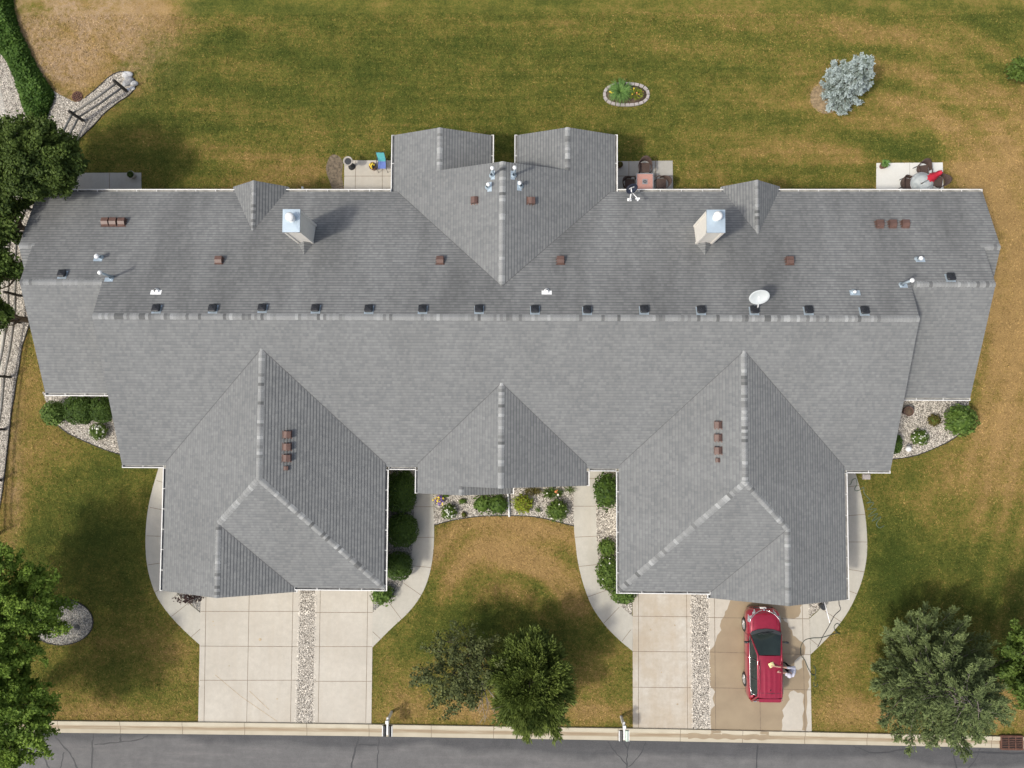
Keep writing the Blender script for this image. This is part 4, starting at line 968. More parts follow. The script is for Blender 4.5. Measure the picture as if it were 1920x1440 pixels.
shrub(716, 1115, 21, 19, .8, M['lf_bush'], 'bright green leafy shrub under the front corner gutter of the left garage', 4, .10, 300, .12)
shrub(1137, 921, 23, 33, 1.2, M['lf_clip'], 'tall dark green shrub under the gutter at the inner corner of the right garage', 5, .09, 420, .10, group=G1)
shrub(1138, 1027, 16, 17, .6, M['lf_mid'], 'small ragged dark shrub on the gravel beside the right garage', 6, .08, 380, .12)
shrub(1141, 1074, 22, 32, .9, M['lf_mid'], 'oval dark green shrub next to the curved walkway by the right garage', 7, .08, 460, .07, flowers=(6, M['flower_white']))
shrub(1168, 1116, 23, 15, .7, M['lf_bush'], 'low light green shrub peeping from under the front corner of the right garage roof', 8, .08, 460, .08)
shrub(101, 775, 21, 23, 1.1, M['lf_bush'], 'bright green ball shaped shrub at the outer corner of the left front bed', 9, .08, 480, .07)
shrub(150, 768, 29, 27, 1.0, M['lf_clip'], 'broad dark clipped shrub between two others in the left front bed', 10, boxy=2.5, group=G1)
shrub(192, 768, 22, 24, .95, M['lf_clip'], 'dark clipped shrub half hidden against the roof edge of the left front bed', 11, boxy=2.5, group=G1)
shrub(184, 809, 16, 15, .6, M['lf_mid'], 'small round shrub with pale blossoms alone on the gravel left of the house', 12, .06, 560, .1, flowers=(30, M['flower_white']))
shrub(1802, 788, 28, 28, 1.1, M['lf_bush'], 'largest bright green round shrub at the outer corner of the right front bed', 13, .10, 420, .08)
shrub(1752, 788, 11, 10, .4, M['lf_olive'], 'small olive brown shrub on the gravel right of the house', 14, .06, 500, .15)
shrub(1725, 820, 15, 14, .5, M['lf_mid'], 'small dark shrub with white blossoms on the gravel right of the house', 15, .06, 520, .12, flowers=(26, M['flower_white']))
shrub(1679, 832, 11, 18, .7, M['lf_clip'], 'dark shrub mostly hidden under the right gable edge by the front bed', 16)
shrub(842, 959, 14, 13, .5, M['lf_mid'], 'small round shrub dotted with pale flowers near the left walkway in the centre bed', 17, .06, 560, .12, flowers=(34, M['flower_white']))
shrub(904, 945, 16, 16, .6, M['lf_bush'], 'light green leafy shrub against a darker one in the centre bed', 18, .10, 320, .16)
shrub(933, 946, 21, 19, .6, M['lf_clip'], 'loose dark green shrub just left of the white downspout pipe', 19, .08, 300, .22)
shrub(981, 945, 17, 16, .6, M['lf_yell'], 'yellow green shrub just right of the white downspout pipe', 20, .07, 460, .16)
shrub(1045, 957, 19, 19, .7, M['lf_mid'], 'round green shrub near the right walkway in the centre bed', 21, .07, 460, .12, flowers=(3, M['flower_white']))
shrub(870, 965, 5, 5, .2, M['lf_olive'], 'tiny olive plant between the two larger shrubs left of the centre bed', 22, .05, 400, .2)
shrub(867, 940, 7, 5, .25, M['lf_mid'], 'tiny dark plant under the porch roof edge in the centre bed', 23, .05, 300, .2)
shrub(1009, 955, 5, 5, .2, M['lf_mid'], 'tiny green sprig on the gravel between the yellow shrub and the round one', 24, .05, 300, .3, core=False)
shrub(836, 929, 6, 4, .25, M['lf_mid'], 'tiny plant beside the pansies under the porch roof', 25, .05, 300, .2)
shrub(352, 1122, 22, 8, .6, M['lf_plum'], 'dark plum shrub under the front edge of the left garage roof', 26, .08, 360, .25, core=False)
def perennials(px, py, rx, ry, n, label, seed, mat='lf_mid', ln=.30, name='perennial', cat='flowers', extra=None, wd=.03):
    rng = np.random.default_rng(seed); c = at(px, py, .1); k = H/F
    root = empty(name, (c.x, c.y, 0)); tag(root, label, cat)
    a = rng.uniform(0, 6.28, n); r = np.sqrt(rng.random(n)); P = np.stack([np.cos(a)*r*rx*k, np.sin(a)*r*ry*k, rng.uniform(.05, .3, n)], 1)
    dr = np.stack([np.cos(a)*(r+.3), np.sin(a)*(r+.3), rng.uniform(.1, .9, n)], 1); dr /= np.linalg.norm(dr, axis=1, keepdims=True)
    leaves('foliage', P, np.tile([0, 0, 1.], (n, 1)), wd, M[mat], rng, ln/wd, root, dirs=dr)
    for m_, k2, sz in (extra or []):
        P = np.stack([rng.normal(0, rx*k*.5, k2), rng.normal(0, ry*k*.5, k2), rng.uniform(.25, .4, k2)], 1)
        leaves('blossom', P, np.tile([0, 0, 1.], (k2, 1)), sz, M[m_], rng, 1.0, root, flat=3)
    return root
perennials(1035, 924, 18, 9, 260, 'spiky green perennials with one red bloom under the right porch eave', 31, extra=[('orange', 3, .12), ('flower_white', 2, .13)])
perennials(1000, 921, 16, 7, 160, 'loose green perennials just right of the porch gable end', 32, 'lf_olive')
perennials(1068, 918, 10, 6, 60, 'sparse leafy perennials beside the right walkway under the eave', 33)
perennials(823, 937, 9, 7, 50, 'yellow and purple pansies beside the left walkway', 34, 'lf_mid', .12, extra=[('yellow', 22, .10), ('purple', 24, .11)], wd=.04)
# oval flower bed on the back lawn
c = at(1174, 178, 0); rx, ry = 42*H/F, 21*H/F
mb = MB(); mb.lathe((0, 0, 0), [(.9, -.03), (.9, .05), (.5, .08), (.001, .09)], 30); o = mb.build('flower_bed', M['soil'], loc=(c.x, c.y, 0)); o.scale = (rx, ry, 1)
tag(o, 'oval soil bed on the back lawn ringed by grey blocks', 'flower bed'); mb = None
nb = 21; rb = random.Random(4)
e = []
for i in range(400):
    a = 2*math.pi*i/400; ex = 2.35; e.append((math.copysign(abs(math.cos(a))**(2/ex), math.cos(a))*rx*1.0, math.copysign(abs(math.sin(a))**(2/ex), math.sin(a))*ry*1.0))
per = [0]
for i in range(400): per.append(per[-1]+math.dist(e[i], e[(i+1) % 400]))
ring = empty('block_edging', (c.x, c.y, 0)); tag(ring, 'ring of grey edging blocks round the oval flower bed on the back lawn', 'edging')
for k in range(nb+2):
    s = per[-1]*(k+.5)/(nb+2); i = next(j for j in range(400) if per[j+1] >= s); p, q = e[i], e[(i+1) % 400]; an = math.atan2(q[1]-p[1], q[0]-p[0])
    mb = MB(); wv = per[-1]/(nb+2)-.025; hh = .075
    mb.prism([(-wv/2, -hh), (wv/2, -hh), (wv/2*.85, hh), (-wv/2*.85, hh)], -.02, .10+rb.uniform(-.01, .01), 0)
    b = mb.build('block', M['paver'], ring); b.location = (p[0]*.98, p[1]*.98, 0); b.rotation_euler = (0, 0, an)
def strap(px, py, r, n, label, seed, hgt=.45, wd=.035, mat='lf_hosta', z0=.05, name='strap_leaved_plant', cat='plant'):
    rng = np.random.default_rng(seed); c = at(px, py, hgt*.5); R_ = r*H/F; root = tag(empty(name, (c.x, c.y, z0)), label, cat); V, Fc, T = [], [], []
    for i in range(n):
        a = rng.uniform(0, 6.28); L = R_*rng.uniform(.55, 1.08); h = hgt*rng.uniform(.5, 1.1); w_ = wd*rng.uniform(.7, 1.3); nx, ny = -math.sin(a), math.cos(a); b = len(V)
        for j in range(6):
            t = j/5; x = L*t; z = h*4*t*(1-t*.78)*.62; ww = w_*(1-t**2)*.5+.002
            for s in (-1, 1): V.append((math.cos(a)*x+nx*ww*s, math.sin(a)*x+ny*ww*s, z))
        for j in range(5): Fc.append((b+2*j, b+2*j+1, b+2*j+3, b+2*j+2)); T.append(rng.uniform(.1, 1))
    np_mesh('foliage', np.array(V), np.array(Fc), M[mat], np.array(T), root); return root
strap(1163, 171, 27, 340, 'large arching clump of green strap leaves in the oval back lawn bed', 41)
perennials(1191, 177, 16, 11, 260, 'ragged yellowish flowers in the right half of the oval bed', 42, 'lf_yell', .16, extra=[('yellow', 6, .08), ('orange', 4, .07)])
perennials(1145, 176, 4, 3, 12, 'small yellow flowers left of the strap leaved clump in the oval bed', 43, 'lf_olive', .1, extra=[('yellow', 4, .07)])

# groundcover hedge, upper left
def cover():
    rng = np.random.default_rng(8); P = np.array(XY(smooth_line([(-60, -40), (5, -60), (18, 10), (30, 52), (47, 88), (63, 122), (80, 148), (93, 168), (92, 185), (84, 206), (78, 222), (62, 231), (50, 226), (42, 206), (36, 184), (24, 150), (10, 118), (0, 102), (-30, 60), (-60, -40)], 4), .35))
    lo, hi = P.min(0), P.max(0); n = 60000; x, y = rng.uniform(lo[0], hi[0], n), rng.uniform(lo[1], hi[1], n); k = inpoly([tuple(p) for p in P], x, y); x, y = x[k], y[k]; n = len(x)
    # distance to the outline gives a rounded side
    d = np.full(n, 9.0)
    for i in range(len(P)-1):
        a, b = P[i], P[i+1]; ab = b-a; t = np.clip(((x-a[0])*ab[0]+(y-a[1])*ab[1])/(ab@ab+1e-9), 0, 1); d = np.minimum(d, np.hypot(x-a[0]-t*ab[0], y-a[1]-t*ab[1]))
    hh = .55*np.clip(d/.35, 0, 1)**.5+.08*np.sin(x*5)*np.cos(y*4)+rng.normal(0, .05, n)
    C = np.stack([x, y, np.maximum(hh-.5*rng.random(n)**2*.5, .04)], 1); t = np.clip(rng.normal(.45, .22, n)+.2*np.sin(x*2.3+1)*np.cos(y*1.9), 0, 1)
    o = leaves('groundcover', C, np.tile([0, 0, 1.], (n, 1)), .085, M['lf_cover'], rng, 2.2, tint=t, flat=.6)
    tag(o, 'thick dark green groundcover hedge bordering the gravel in the upper left corner', 'groundcover', kind='stuff')
cover()

# trees
def limbs(root, rng, trunk_h, r0, pts, mat='bark', bend=.25):
    mb = MB(); mb.tube([(0, 0, 0), (rng.normal(0, .04), rng.normal(0, .04), trunk_h*.5), (0, 0, trunk_h)], [r0*1.25, r0, r0*.75], 9); mb.build('trunk', M[mat], root)
    mb = MB()
    for p in pts:
        s = Vector((0, 0, trunk_h*rng.uniform(.45, 1.0))); e_ = Vector(p); m_ = s.lerp(e_, .5)+Vector((rng.normal(0, bend*.4), rng.normal(0, bend*.4), -bend*.3)); L = (e_-s).length
        mb.tube([s, s.lerp(m_, .5), m_, m_.lerp(e_, .6), e_], [r0*.5, r0*.36, r0*.26, r0*.16, r0*.06], 5, cap=False)
        for _ in range(3):
            q = m_.lerp(e_, rng.uniform(.1, .8)); dd = Vector(rng.normal(0, 1, 3))*L*.16; mb.tube([q, q+dd*.6, q+dd], [r0*.13, r0*.08, r0*.03], 4, cap=False)
    return mb.build('limb', M[mat], root)
def broadleaf(name, px, py, base, rx, ry, rz, zc, mat, label, seed, nclump=60, per=300, size=.13, csize=.5, spread=.95, trunk=True, fill=.35, cat='tree', aspect=1.6, flat=.5, r0=.14, mask=None, fan=False):
    """crown centred on photo point px,py at height zc; rx, ry, rz in metres; trunk at photo point base on the ground"""
    rng = np.random.default_rng(seed); c = at(px, py, zc); b = at(*base, 0) if base else Vector((c.x, c.y, 0))
    root = empty(name, (b.x, b.y, 0)); tag(root, label, cat); off = np.array([c.x-b.x, c.y-b.y, zc])
    D = sph(rng, nclump); rad = rng.uniform(fill, 1, nclump)**.45
    Cc = D*np.array([rx, ry, rz])*(rad*spread)[:, None]*rng.uniform(.85, 1.1, (nclump, 1))
    if mask is not None:
        Cc = Cc[[mask(p) for p in Cc]]; nclump = len(Cc)
    cr_ = csize*rng.uniform(.55, 1.3, nclump); P, Nn, T = [], [], []
    for i in range(nclump):
        k = int(per*(cr_[i]/csize)**2); d = sph(rng, k); d[:, 2] = np.where(rng.random(k) < .7, np.abs(d[:, 2]), d[:, 2]); oh = np.array([Cc[i][0]/rx, Cc[i][1]/ry, 0])+rng.normal(0, .35, 3)*np.array([1, 1, .3]); oh /= np.linalg.norm(oh)+1e-6
        q = Cc[i]+d*np.array([.8, .8, .5])*cr_[i]*(rng.random((k, 1))**.5)*rng.uniform(.75, 1.35, (k, 1))+oh*cr_[i]*rng.uniform(-1.1, 1.2, (k, 1))
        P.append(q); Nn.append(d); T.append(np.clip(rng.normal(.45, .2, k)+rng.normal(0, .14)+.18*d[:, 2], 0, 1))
    dd = None
    if fan: dd = np.concatenate([(Cc[i]/(np.linalg.norm(Cc[i])+1e-6)*.9+np.concatenate(Nn[i:i+1])*.8) for i in range(nclump)])
    P = np.concatenate(P)+off; P[:, 2] = np.maximum(P[:, 2], .25)
    if trunk: limbs(root, rng, max(.8, zc*.5), r0, [tuple(Cc[i]*.92+off) for i in range(0, nclump, max(1, nclump//26))])
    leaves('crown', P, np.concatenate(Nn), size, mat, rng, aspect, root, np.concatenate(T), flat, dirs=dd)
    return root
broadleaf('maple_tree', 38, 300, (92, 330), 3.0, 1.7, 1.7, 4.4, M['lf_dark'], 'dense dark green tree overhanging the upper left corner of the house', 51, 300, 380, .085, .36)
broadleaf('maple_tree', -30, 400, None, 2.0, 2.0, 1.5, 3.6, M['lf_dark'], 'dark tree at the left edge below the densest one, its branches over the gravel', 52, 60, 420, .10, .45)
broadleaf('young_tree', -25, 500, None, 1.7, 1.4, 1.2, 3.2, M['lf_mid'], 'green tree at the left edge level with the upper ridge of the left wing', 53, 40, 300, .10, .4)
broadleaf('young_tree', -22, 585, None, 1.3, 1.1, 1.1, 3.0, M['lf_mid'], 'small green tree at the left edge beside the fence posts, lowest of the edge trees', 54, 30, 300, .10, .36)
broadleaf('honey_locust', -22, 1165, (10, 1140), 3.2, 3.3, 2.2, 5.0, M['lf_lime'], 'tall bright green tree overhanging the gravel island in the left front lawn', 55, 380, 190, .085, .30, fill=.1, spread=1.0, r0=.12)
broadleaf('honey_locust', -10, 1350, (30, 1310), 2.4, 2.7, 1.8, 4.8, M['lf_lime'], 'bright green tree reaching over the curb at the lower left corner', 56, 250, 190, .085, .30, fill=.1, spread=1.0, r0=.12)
broadleaf('crabapple_tree', 866, 1262, (905, 1215), 2.05, 1.9, 1.1, 3.0, M['lf_crab'], 'sparse dull green tree with bare twigs left of the cedar in the centre lawn', 57, 150, 70, .08, .25, spread=1.1, fill=.06, r0=.09, mask=lambda p: not (p[0] > .7 and p[1] < -.7))
def bare(root_px):
    rng = np.random.default_rng(3); b = at(905, 1300, 1.5); root = empty('bare_branches', (b.x, b.y, 1.5)); mb = MB()
    for i in range(7):
        a = math.radians(-115+12*i+rng.uniform(-4, 4)); L = rng.uniform(1.2, 2.1); p = Vector((0, .6, 0)); pts = [p]; d = Vector((math.cos(a), math.sin(a), .25))
        for k in range(6): d = (d+Vector(rng.normal(0, .12, 3))).normalized(); p = p+d*L/6; pts.append(p)
        mb.tube(pts, [.03, .024, .018, .014, .01, .008, .005], 4, cap=False)
        for k in range(2, 6):
            for s in (-1, 1):
                if rng.random() < .7:
                    q = pts[k]; dd = (d+Vector((s*d.y, -s*d.x, 0))*.7).normalized()*rng.uniform(.25, .6); mb.tube([q, q+dd*.5+Vector(rng.normal(0, .03, 3)), q+dd], [.009, .007, .003], 3, cap=False)
    return mb, root
mbb, rt = bare(None); bpy.data.objects.remove(rt)
ct = [o for o in bpy.data.objects if o.name.startswith('crabapple_tree')][0]; b = at(905, 1300, 1.9)
ob = mbb.build('bare_limb', M['twig'], ct); ob.location = (b.x-ct.location.x, b.y-ct.location.y, 1.9)
broadleaf('cedar_tree', 1000, 1283, (998, 1240), 1.78, 2.35, 2.0, 2.9, M['lf_arb'], 'dense oval green cedar standing beside the sparse tree in the centre lawn', 58, 270, 260, .06, .32, aspect=3.6, flat=.3, fan=True)
broadleaf('maple_tree', 1938, 1240, (1960, 1200), 1.4, 1.8, 1.5, 4.2, M['lf_mid'], 'green tree cut off by the right edge beside the big pine', 59, 60, 380, .10, .4)
broadleaf('young_tree', 1935, 1300, None, .75, .6, .8, 3.0, M['lf_mid'], 'small leafy tree at the right edge just above the storm inlet', 60, 14, 200, .12, .35)
broadleaf('young_tree', 1925, 135, (1925, 130), .5, .6, .6, 1.2, M['lf_mid'], 'small bush like tree at the right edge of the back lawn', 61, 10, 200, .1, .3, trunk=False)

def conifer(name, base, top_h, R_, mat, label, seed, whorls, per, nleaf, lsize, tip=.45, droop=.12, rise=.25, aspect=3.0, basez=.3, prof=1.0, ctx=None, tuft=.26, lw=1.0, t0_=.15):
    """trunk with whorls of boughs; each bough is twigs carrying needle faces"""
    rng = np.random.default_rng(seed); b = at(*base, 0); root = empty(name, (b.x, b.y, 0)); tag(root, label, 'conifer')
    mb = MB(); mb.tube([(0, 0, 0), (0, 0, top_h*.5), (0, 0, top_h*.97)], [.14*top_h/5, .09*top_h/5, .01], 8); mb.build('trunk', M['bark'], root)
    mb = MB(); mb.tube([(0, 0, basez*.5), (0, 0, top_h*.95)], .02, 5); P, D, T = [], [], []
    for wi in range(whorls):
        f = wi/(whorls-1); z = basez+(top_h-basez-.1)*f; r = R_*((1-f)**prof)*1.0+.12
        k = max(4, int(per*(1-f*.6)))
        for j in range(k):
            a = 2*math.pi*(j+rng.uniform(-.3, .3))/k+wi*1.1; L = r*rng.uniform(.72, 1.12); dr = np.array([math.cos(a), math.sin(a), 0])
            pts = [Vector((0, 0, z))]
            for q in range(1, 6):
                t = q/5; pts.append(Vector((dr[0]*L*t, dr[1]*L*t, z+rise*L*t*t-droop*L*t*(1-t)*2)))
            mb.tube(pts, [lw*q_ for q_ in (.03*L+.008, .024*L+.006, .018*L+.005, .012*L+.004, .008*L+.003, .004)], 4, cap=False)
            tone = rng.normal(0, .12)
            m = int(nleaf*L/R_)+6
            for _ in range(m):
                t = rng.random()**.62*.9+.14; w_ = tip*L*(1.05-t)*.8+.06
                side = rng.normal(0, .5)*w_; nrm_ = np.array([-dr[1], dr[0], 0])
                c_ = dr*L*t+nrm_*side; zc = z+rise*L*t*t-droop*L*t*(1-t)*2+rng.normal(0, .05)
                d_ = dr+nrm_*(np.sign(side)*.75)+np.array([0, 0, .25]); d_ /= np.linalg.norm(d_)
                # one tuft: needle faces fanning from a short twig
                for u in range(7):
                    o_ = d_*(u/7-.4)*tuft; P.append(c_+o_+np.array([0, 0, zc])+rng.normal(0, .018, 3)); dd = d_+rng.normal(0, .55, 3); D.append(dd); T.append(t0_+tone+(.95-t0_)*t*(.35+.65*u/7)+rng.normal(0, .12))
    mb.build('limb', M['bark'] if mat is not M['lf_pine'] else M['twig'], root)
    P = np.array(P); D = np.array(D); D /= np.linalg.norm(D, axis=1, keepdims=True)
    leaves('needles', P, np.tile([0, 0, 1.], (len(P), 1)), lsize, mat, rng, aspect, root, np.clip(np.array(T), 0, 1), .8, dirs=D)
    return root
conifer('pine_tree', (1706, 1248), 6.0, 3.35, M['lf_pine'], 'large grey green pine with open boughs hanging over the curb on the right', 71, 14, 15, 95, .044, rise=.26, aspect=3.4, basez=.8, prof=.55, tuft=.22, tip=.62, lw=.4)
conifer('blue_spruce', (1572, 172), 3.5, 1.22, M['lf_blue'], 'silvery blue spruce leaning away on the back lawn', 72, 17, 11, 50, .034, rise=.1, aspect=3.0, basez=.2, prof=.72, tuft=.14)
c = at(1549, 184, 0); mb = MB(); mb.lathe((0, 0, 0), [(.85, .02), (.5, .045), (.001, .05)], 26); tag(mb.build('mulch_ring', M['straw'], loc=(c.x, c.y, 0)), kind='structure')

# boulders
def boulder(px, py, r, tint, label, seed, flat=.6, name='boulder', group='boulders at the end of the diagonal gravel bed', ang=0, st=1.3):
    rr = random.Random(seed); c = at(px, py, 0); k = r*H/F; bm_ = MB(); rows = []
    n1, n2 = 8, 12; off = [rr.uniform(0, 6) for _ in range(4)]
    for i in range(n1+1):
        ph = math.pi*i/n1; row = []
        for j in range(n2):
            a = 2*math.pi*j/n2; q = 1+.13*math.sin(2*a+off[0])*math.sin(ph)+.10*math.sin(3*a+off[1]+ph*2)+rr.uniform(-.03, .03)
            x, y, z = math.sin(ph)*math.cos(a)*st, math.sin(ph)*math.sin(a), math.cos(ph); row.append((x*k*q, y*k*q, z*k*flat*q+k*flat*.5))
        rows.append(row)
    bm_.grid(rows, 0, True, True, tint); o = bm_.build(name, M['rock']); o.location = (c.x, c.y, 0); o.rotation_euler = (0, 0, ang); tag(o, label, 'boulder', group)
boulder(240, 141, 7.5, 1.55, 'tan flat boulder at the top of the diagonal gravel bed', 1)
boulder(238, 157, 6.5, 1.0, 'grey blue boulder left of the others by the end fence post', 2)
boulder(244, 151, 6, .85, 'dark grey boulder in the middle of the boulder pile', 3, .9)
boulder(253, 157, 5.5, 1.35, 'pale grey boulder on the outer edge of the boulder pile', 4)
boulder(249, 166, 4, 1.7, 'small whitish stone at the foot of the boulder pile', 5)
boulder(241, 168, 3, 1.8, 'smallest whitish stone next to the fence post foot', 6)
boulder(44, 232, 5, 2.2, 'round white stone on the gravel below the groundcover hedge', 7, group=None, st=1.0)
boulder(125, 1174.5, 5, 1.7, 'pale rounded stone in the middle of the gravel island', 8, group=None)
boulder(145, 1176, 5.5, .25, 'dark stone at the right side of the gravel island', 9, .35, group=None, st=1.05)
boulder(112, 1174, 3.5, 1.0, 'brown stone left of the pale one on the gravel island', 10, group=None)

# ------------------------------------------------------------------ fence of round rails
fence = empty('split_rail_fence', tuple(at(157, 227, 0))); tag(fence, 'weathered split rail fence running down the gravel at the left of the house', 'fence')
FO = Vector(fence.location)
fp = [at(*p, 0) for p in ((238, 171), (157, 227), (116, 300), (88, 352), (60, 394), (42, 438), (40, 499), (40, 555), (38, 605), (20, 707), (9, 805), (2, 900), (-2, 1000))]
for i, p in enumerate(fp):
    q = p-FO; mb = MB(); mb.box((q.x, q.y, .62), (.12, .12, 1.24)); mb.box((q.x, q.y, 1.26), (.09, .09, .05)); mb.build('post', M['post'], fence)
    if i+1 < len(fp):
        r_ = fp[i+1]-FO
        for z in (.45, .95):
            mb = MB(); m_ = (q+r_)/2; mb.tube([(q.x, q.y, z), (m_.x+.01, m_.y-.01, z-.02), (r_.x, r_.y, z+.02)], [.05, .06, .05], 7); mb.build('rail', M['fence'], fence)

# ------------------------------------------------------------------ patio furniture
def armchair(label, px, py, rz, style='wicker', group=None):
    c = at(px, py, .45); root = empty('patio_chair', (c.x, c.y, .03), rz); tag(root, label, 'chair', group); m = M['wicker']
    mb = MB(); mb.prism([(-.25, -.27), (.25, -.27), (.27, .22), (-.27, .22)], .36, .43, 0, True); mb.build('seat', m, root)
    # wrap-round back that falls away into the arms; front of chair faces -y
    mb = MB(); rows = []
    for k in range(13):
        a = math.pi*(-.12+1.24*k/12); x, y = .31*math.cos(a), .02+.32*math.sin(a); top = .62+.30*max(0, math.sin(a))**1.5
        ox = 1.0; rows.append([(x, y, .38), (x*1.04, y+.01, .5), (x*1.1, y*1.05+.03*max(0, math.sin(a)), top), (x*1.17, y*1.12+.05*max(0, math.sin(a)), top+.0), (x*1.12, y*1.06, .5), (x*1.06, y, .38)])
    mb.grid(rows); mb.build('backrest', m, root)
    for s in (-1, 1):
        mb = MB(); mb.tube([(s*.31, .05, .63), (s*.33, -.15, .64), (s*.31, -.27, .62), (s*.29, -.30, .40)], .03, 6); mb.build('armrest', m, root)
        for y in (-.26, .22):
            mb = MB(); mb.tube([(s*.25, y, .38), (s*.27, y*1.15, 0)], [.025, .018], 6); mb.build('leg', M['trim_dark'], root)
    return root
armchair('brown patio chair behind the pink tiled table, nearest the lawn', 1209, 313, 0, group='chairs round the pink table')
armchair('brown patio chair right of the pink tiled table', 1241, 344, math.radians(-90), group='chairs round the pink table')
armchair('brown patio chair in shade left of the pink tiled table', 1180, 345, math.radians(90), group='chairs round the pink table')
armchair('brown wicker chair behind the glass table, nearest the lawn', 1731, 318, math.radians(8), group='chairs round the glass table')
armchair('brown wicker chair left of the glass table', 1701, 344, math.radians(75), group='chairs round the glass table')
armchair('brown wicker chair right of the glass table under the red parasol', 1759, 340, math.radians(-100), group='chairs round the glass table')
c = at(1209, 341, .72); t = empty('tiled_table', (c.x, c.y, .03)); tag(t, 'square pink tiled table with a dark patterned centre on the grey patio', 'table')
mb = MB(); mb.box((0, 0, .69), (.88, .88, .05)); mb.build('frame', M['greymetal'], t)
mb = MB(); mb.box((0, 0, .705), (.80, .80, .035)); top = mb.build('tabletop', M['pink'], t)
mb = MB(); mb.box((0, 0, .727), (.27, .27, .012), 0)
for a in range(8): mb.box((.07*math.cos(a*math.pi/4), .07*math.sin(a*math.pi/4), .737), (.05, .035, .008), 1, Matrix.Rotation(a*math.pi/4, 3, 'Z'))
mb.box((0, 0, .737), (.035, .035, .01), 1); mb.build('centre_motif', [M['greymetal'], M['trim_dark']], top)
for sx in (-1, 1):
    for sy in (-1, 1):
        mb = MB(); mb.box((sx*.38, sy*.38, .335), (.05, .05, .67)); mb.build('leg', M['greymetal'], t)
# glass table
def glassm():
    m, nt, bs = newmat('table_glass'); bs.inputs['Base Color'].default_value = (.75, .82, .82, 1); bs.inputs['Roughness'].default_value = .05; bs.inputs['Alpha'].default_value = .45; return m
M['tglass'] = glassm()
c = at(1728, 344, .72); t = empty('glass_table', (c.x, c.y, .03)); tag(t, 'round glass table with a metal rim on the pale patio', 'table')
mb = MB(); mb.lathe((0, 0, .70), [(.56, 0), (.56, .012), (.06, .012)], 32); mb.build('tabletop', M['tglass'], t)
mb = MB(); mb.tube([(.57*math.cos(a), .57*math.sin(a), .70) for a in [2*math.pi*k/32 for k in range(33)]], .022, 6, cap=False)
for a in (.5, 2.07, 3.64, 5.21): mb.tube([(.57*math.cos(a), .57*math.sin(a), .68), (.12*math.cos(a), .12*math.sin(a), .66)], .014, 5)
mb.build('rim', M['greymetal'], t)
for a in (.5, 2.07, 3.64, 5.21):
    mb = MB(); mb.tube([(.5*math.cos(a), .5*math.sin(a), .68), (.36*math.cos(a), .36*math.sin(a), .35), (.46*math.cos(a), .46*math.sin(a), 0)], .018, 6); mb.build('leg', M['greymetal'], t)
u = empty('parasol', (c.x, c.y, .03)); tag(u, 'closed red parasol standing through the round glass table', 'parasol')
mb = MB(); mb.lathe((0, 0, 0), [(.24, 0), (.24, .06), (.08, .10), (.04, .22)], 20); mb.build('base', M['trim_dark'], u)
mb = MB(); mb.tube([(0, 0, .1), (0, 0, 2.55)], .022, 8); mb.build('pole', M['greymetal'], u)
mb = MB(); rows = []
for z, r in ((1.60, .19), (1.7, .15), (1.85, .14), (2.05, .10), (2.25, .10), (2.42, .07), (2.5, .015)):
    rows.append([(r*(1+.35*(k % 2))*math.cos(2*math.pi*k/16), r*(1+.35*(k % 2))*math.sin(2*math.pi*k/16), z) for k in range(16)])
mb.grid(rows, 0, True); mb.build('canopy', M['redcloth'], u)
# lounge chair
c = at(717, 309, .3); lc = empty('sling_chair', (c.x, c.y, .03)); tag(lc, 'sling chair with blue seat and teal back on the second patio', 'chair')
mb = MB(); mb.face([(-.20, -.24, .38), (.20, -.24, .38), (.20, .16, .33), (-.20, .16, .33)]); mb.face([(-.20, -.24, .37), (-.20, .16, .32), (.20, .16, .32), (.20, -.24, .37)]); mb.build('seat', M['blue'], lc)
mb = MB(); mb.face([(-.20, .16, .34), (.20, .16, .34), (.20, .40, .92), (-.20, .40, .92)]); mb.face([(-.20, .175, .34), (-.20, .415, .92), (.20, .415, .92), (.20, .175, .34)]); mb.build('backrest', M['teal'], lc)
mb = MB()
for s in (-1, 1):
    mb.tube([(s*.24, -.32, 0), (s*.26, -.28, .58), (s*.25, .1, .60), (s*.22, .30, .62)], .017, 6); mb.tube([(s*.22, .42, .94), (s*.22, .16, .33), (s*.22, -.26, .38)], .016, 6); mb.tube([(s*.23, .22, .5), (s*.24, .42, 0)], .016, 6)
mb.tube([(-.22, .42, .94), (.22, .42, .94)], .016, 6); mb.build('frame', M['trim_dark'], lc)
c = at(660, 313, 0); bb = empty('bird_bath', (c.x, c.y, .03)); tag(bb, 'grey pedestal bird bath at the lawn corner of the second patio', 'bird bath')
mb = MB(); mb.lathe((0, 0, 0), [(.19, 0), (.18, .05), (.08, .12), (.06, .5), (.09, .72)], 20); mb.build('pedestal', M['trim_dark'], bb)
mb = MB(); mb.lathe((0, 0, .72), [(.06, 0), (.20, .06), (.255, .13), (.235, .14), (.17, .09), (.001, .08)], 26, 0)
mb.build('bowl', M['potlight'], bb)
mb = MB(); mb.lathe((0, 0, .815), [(.19, 0), (.001, 0)], 22); mb.build('water', M['trim_dark'], bb)
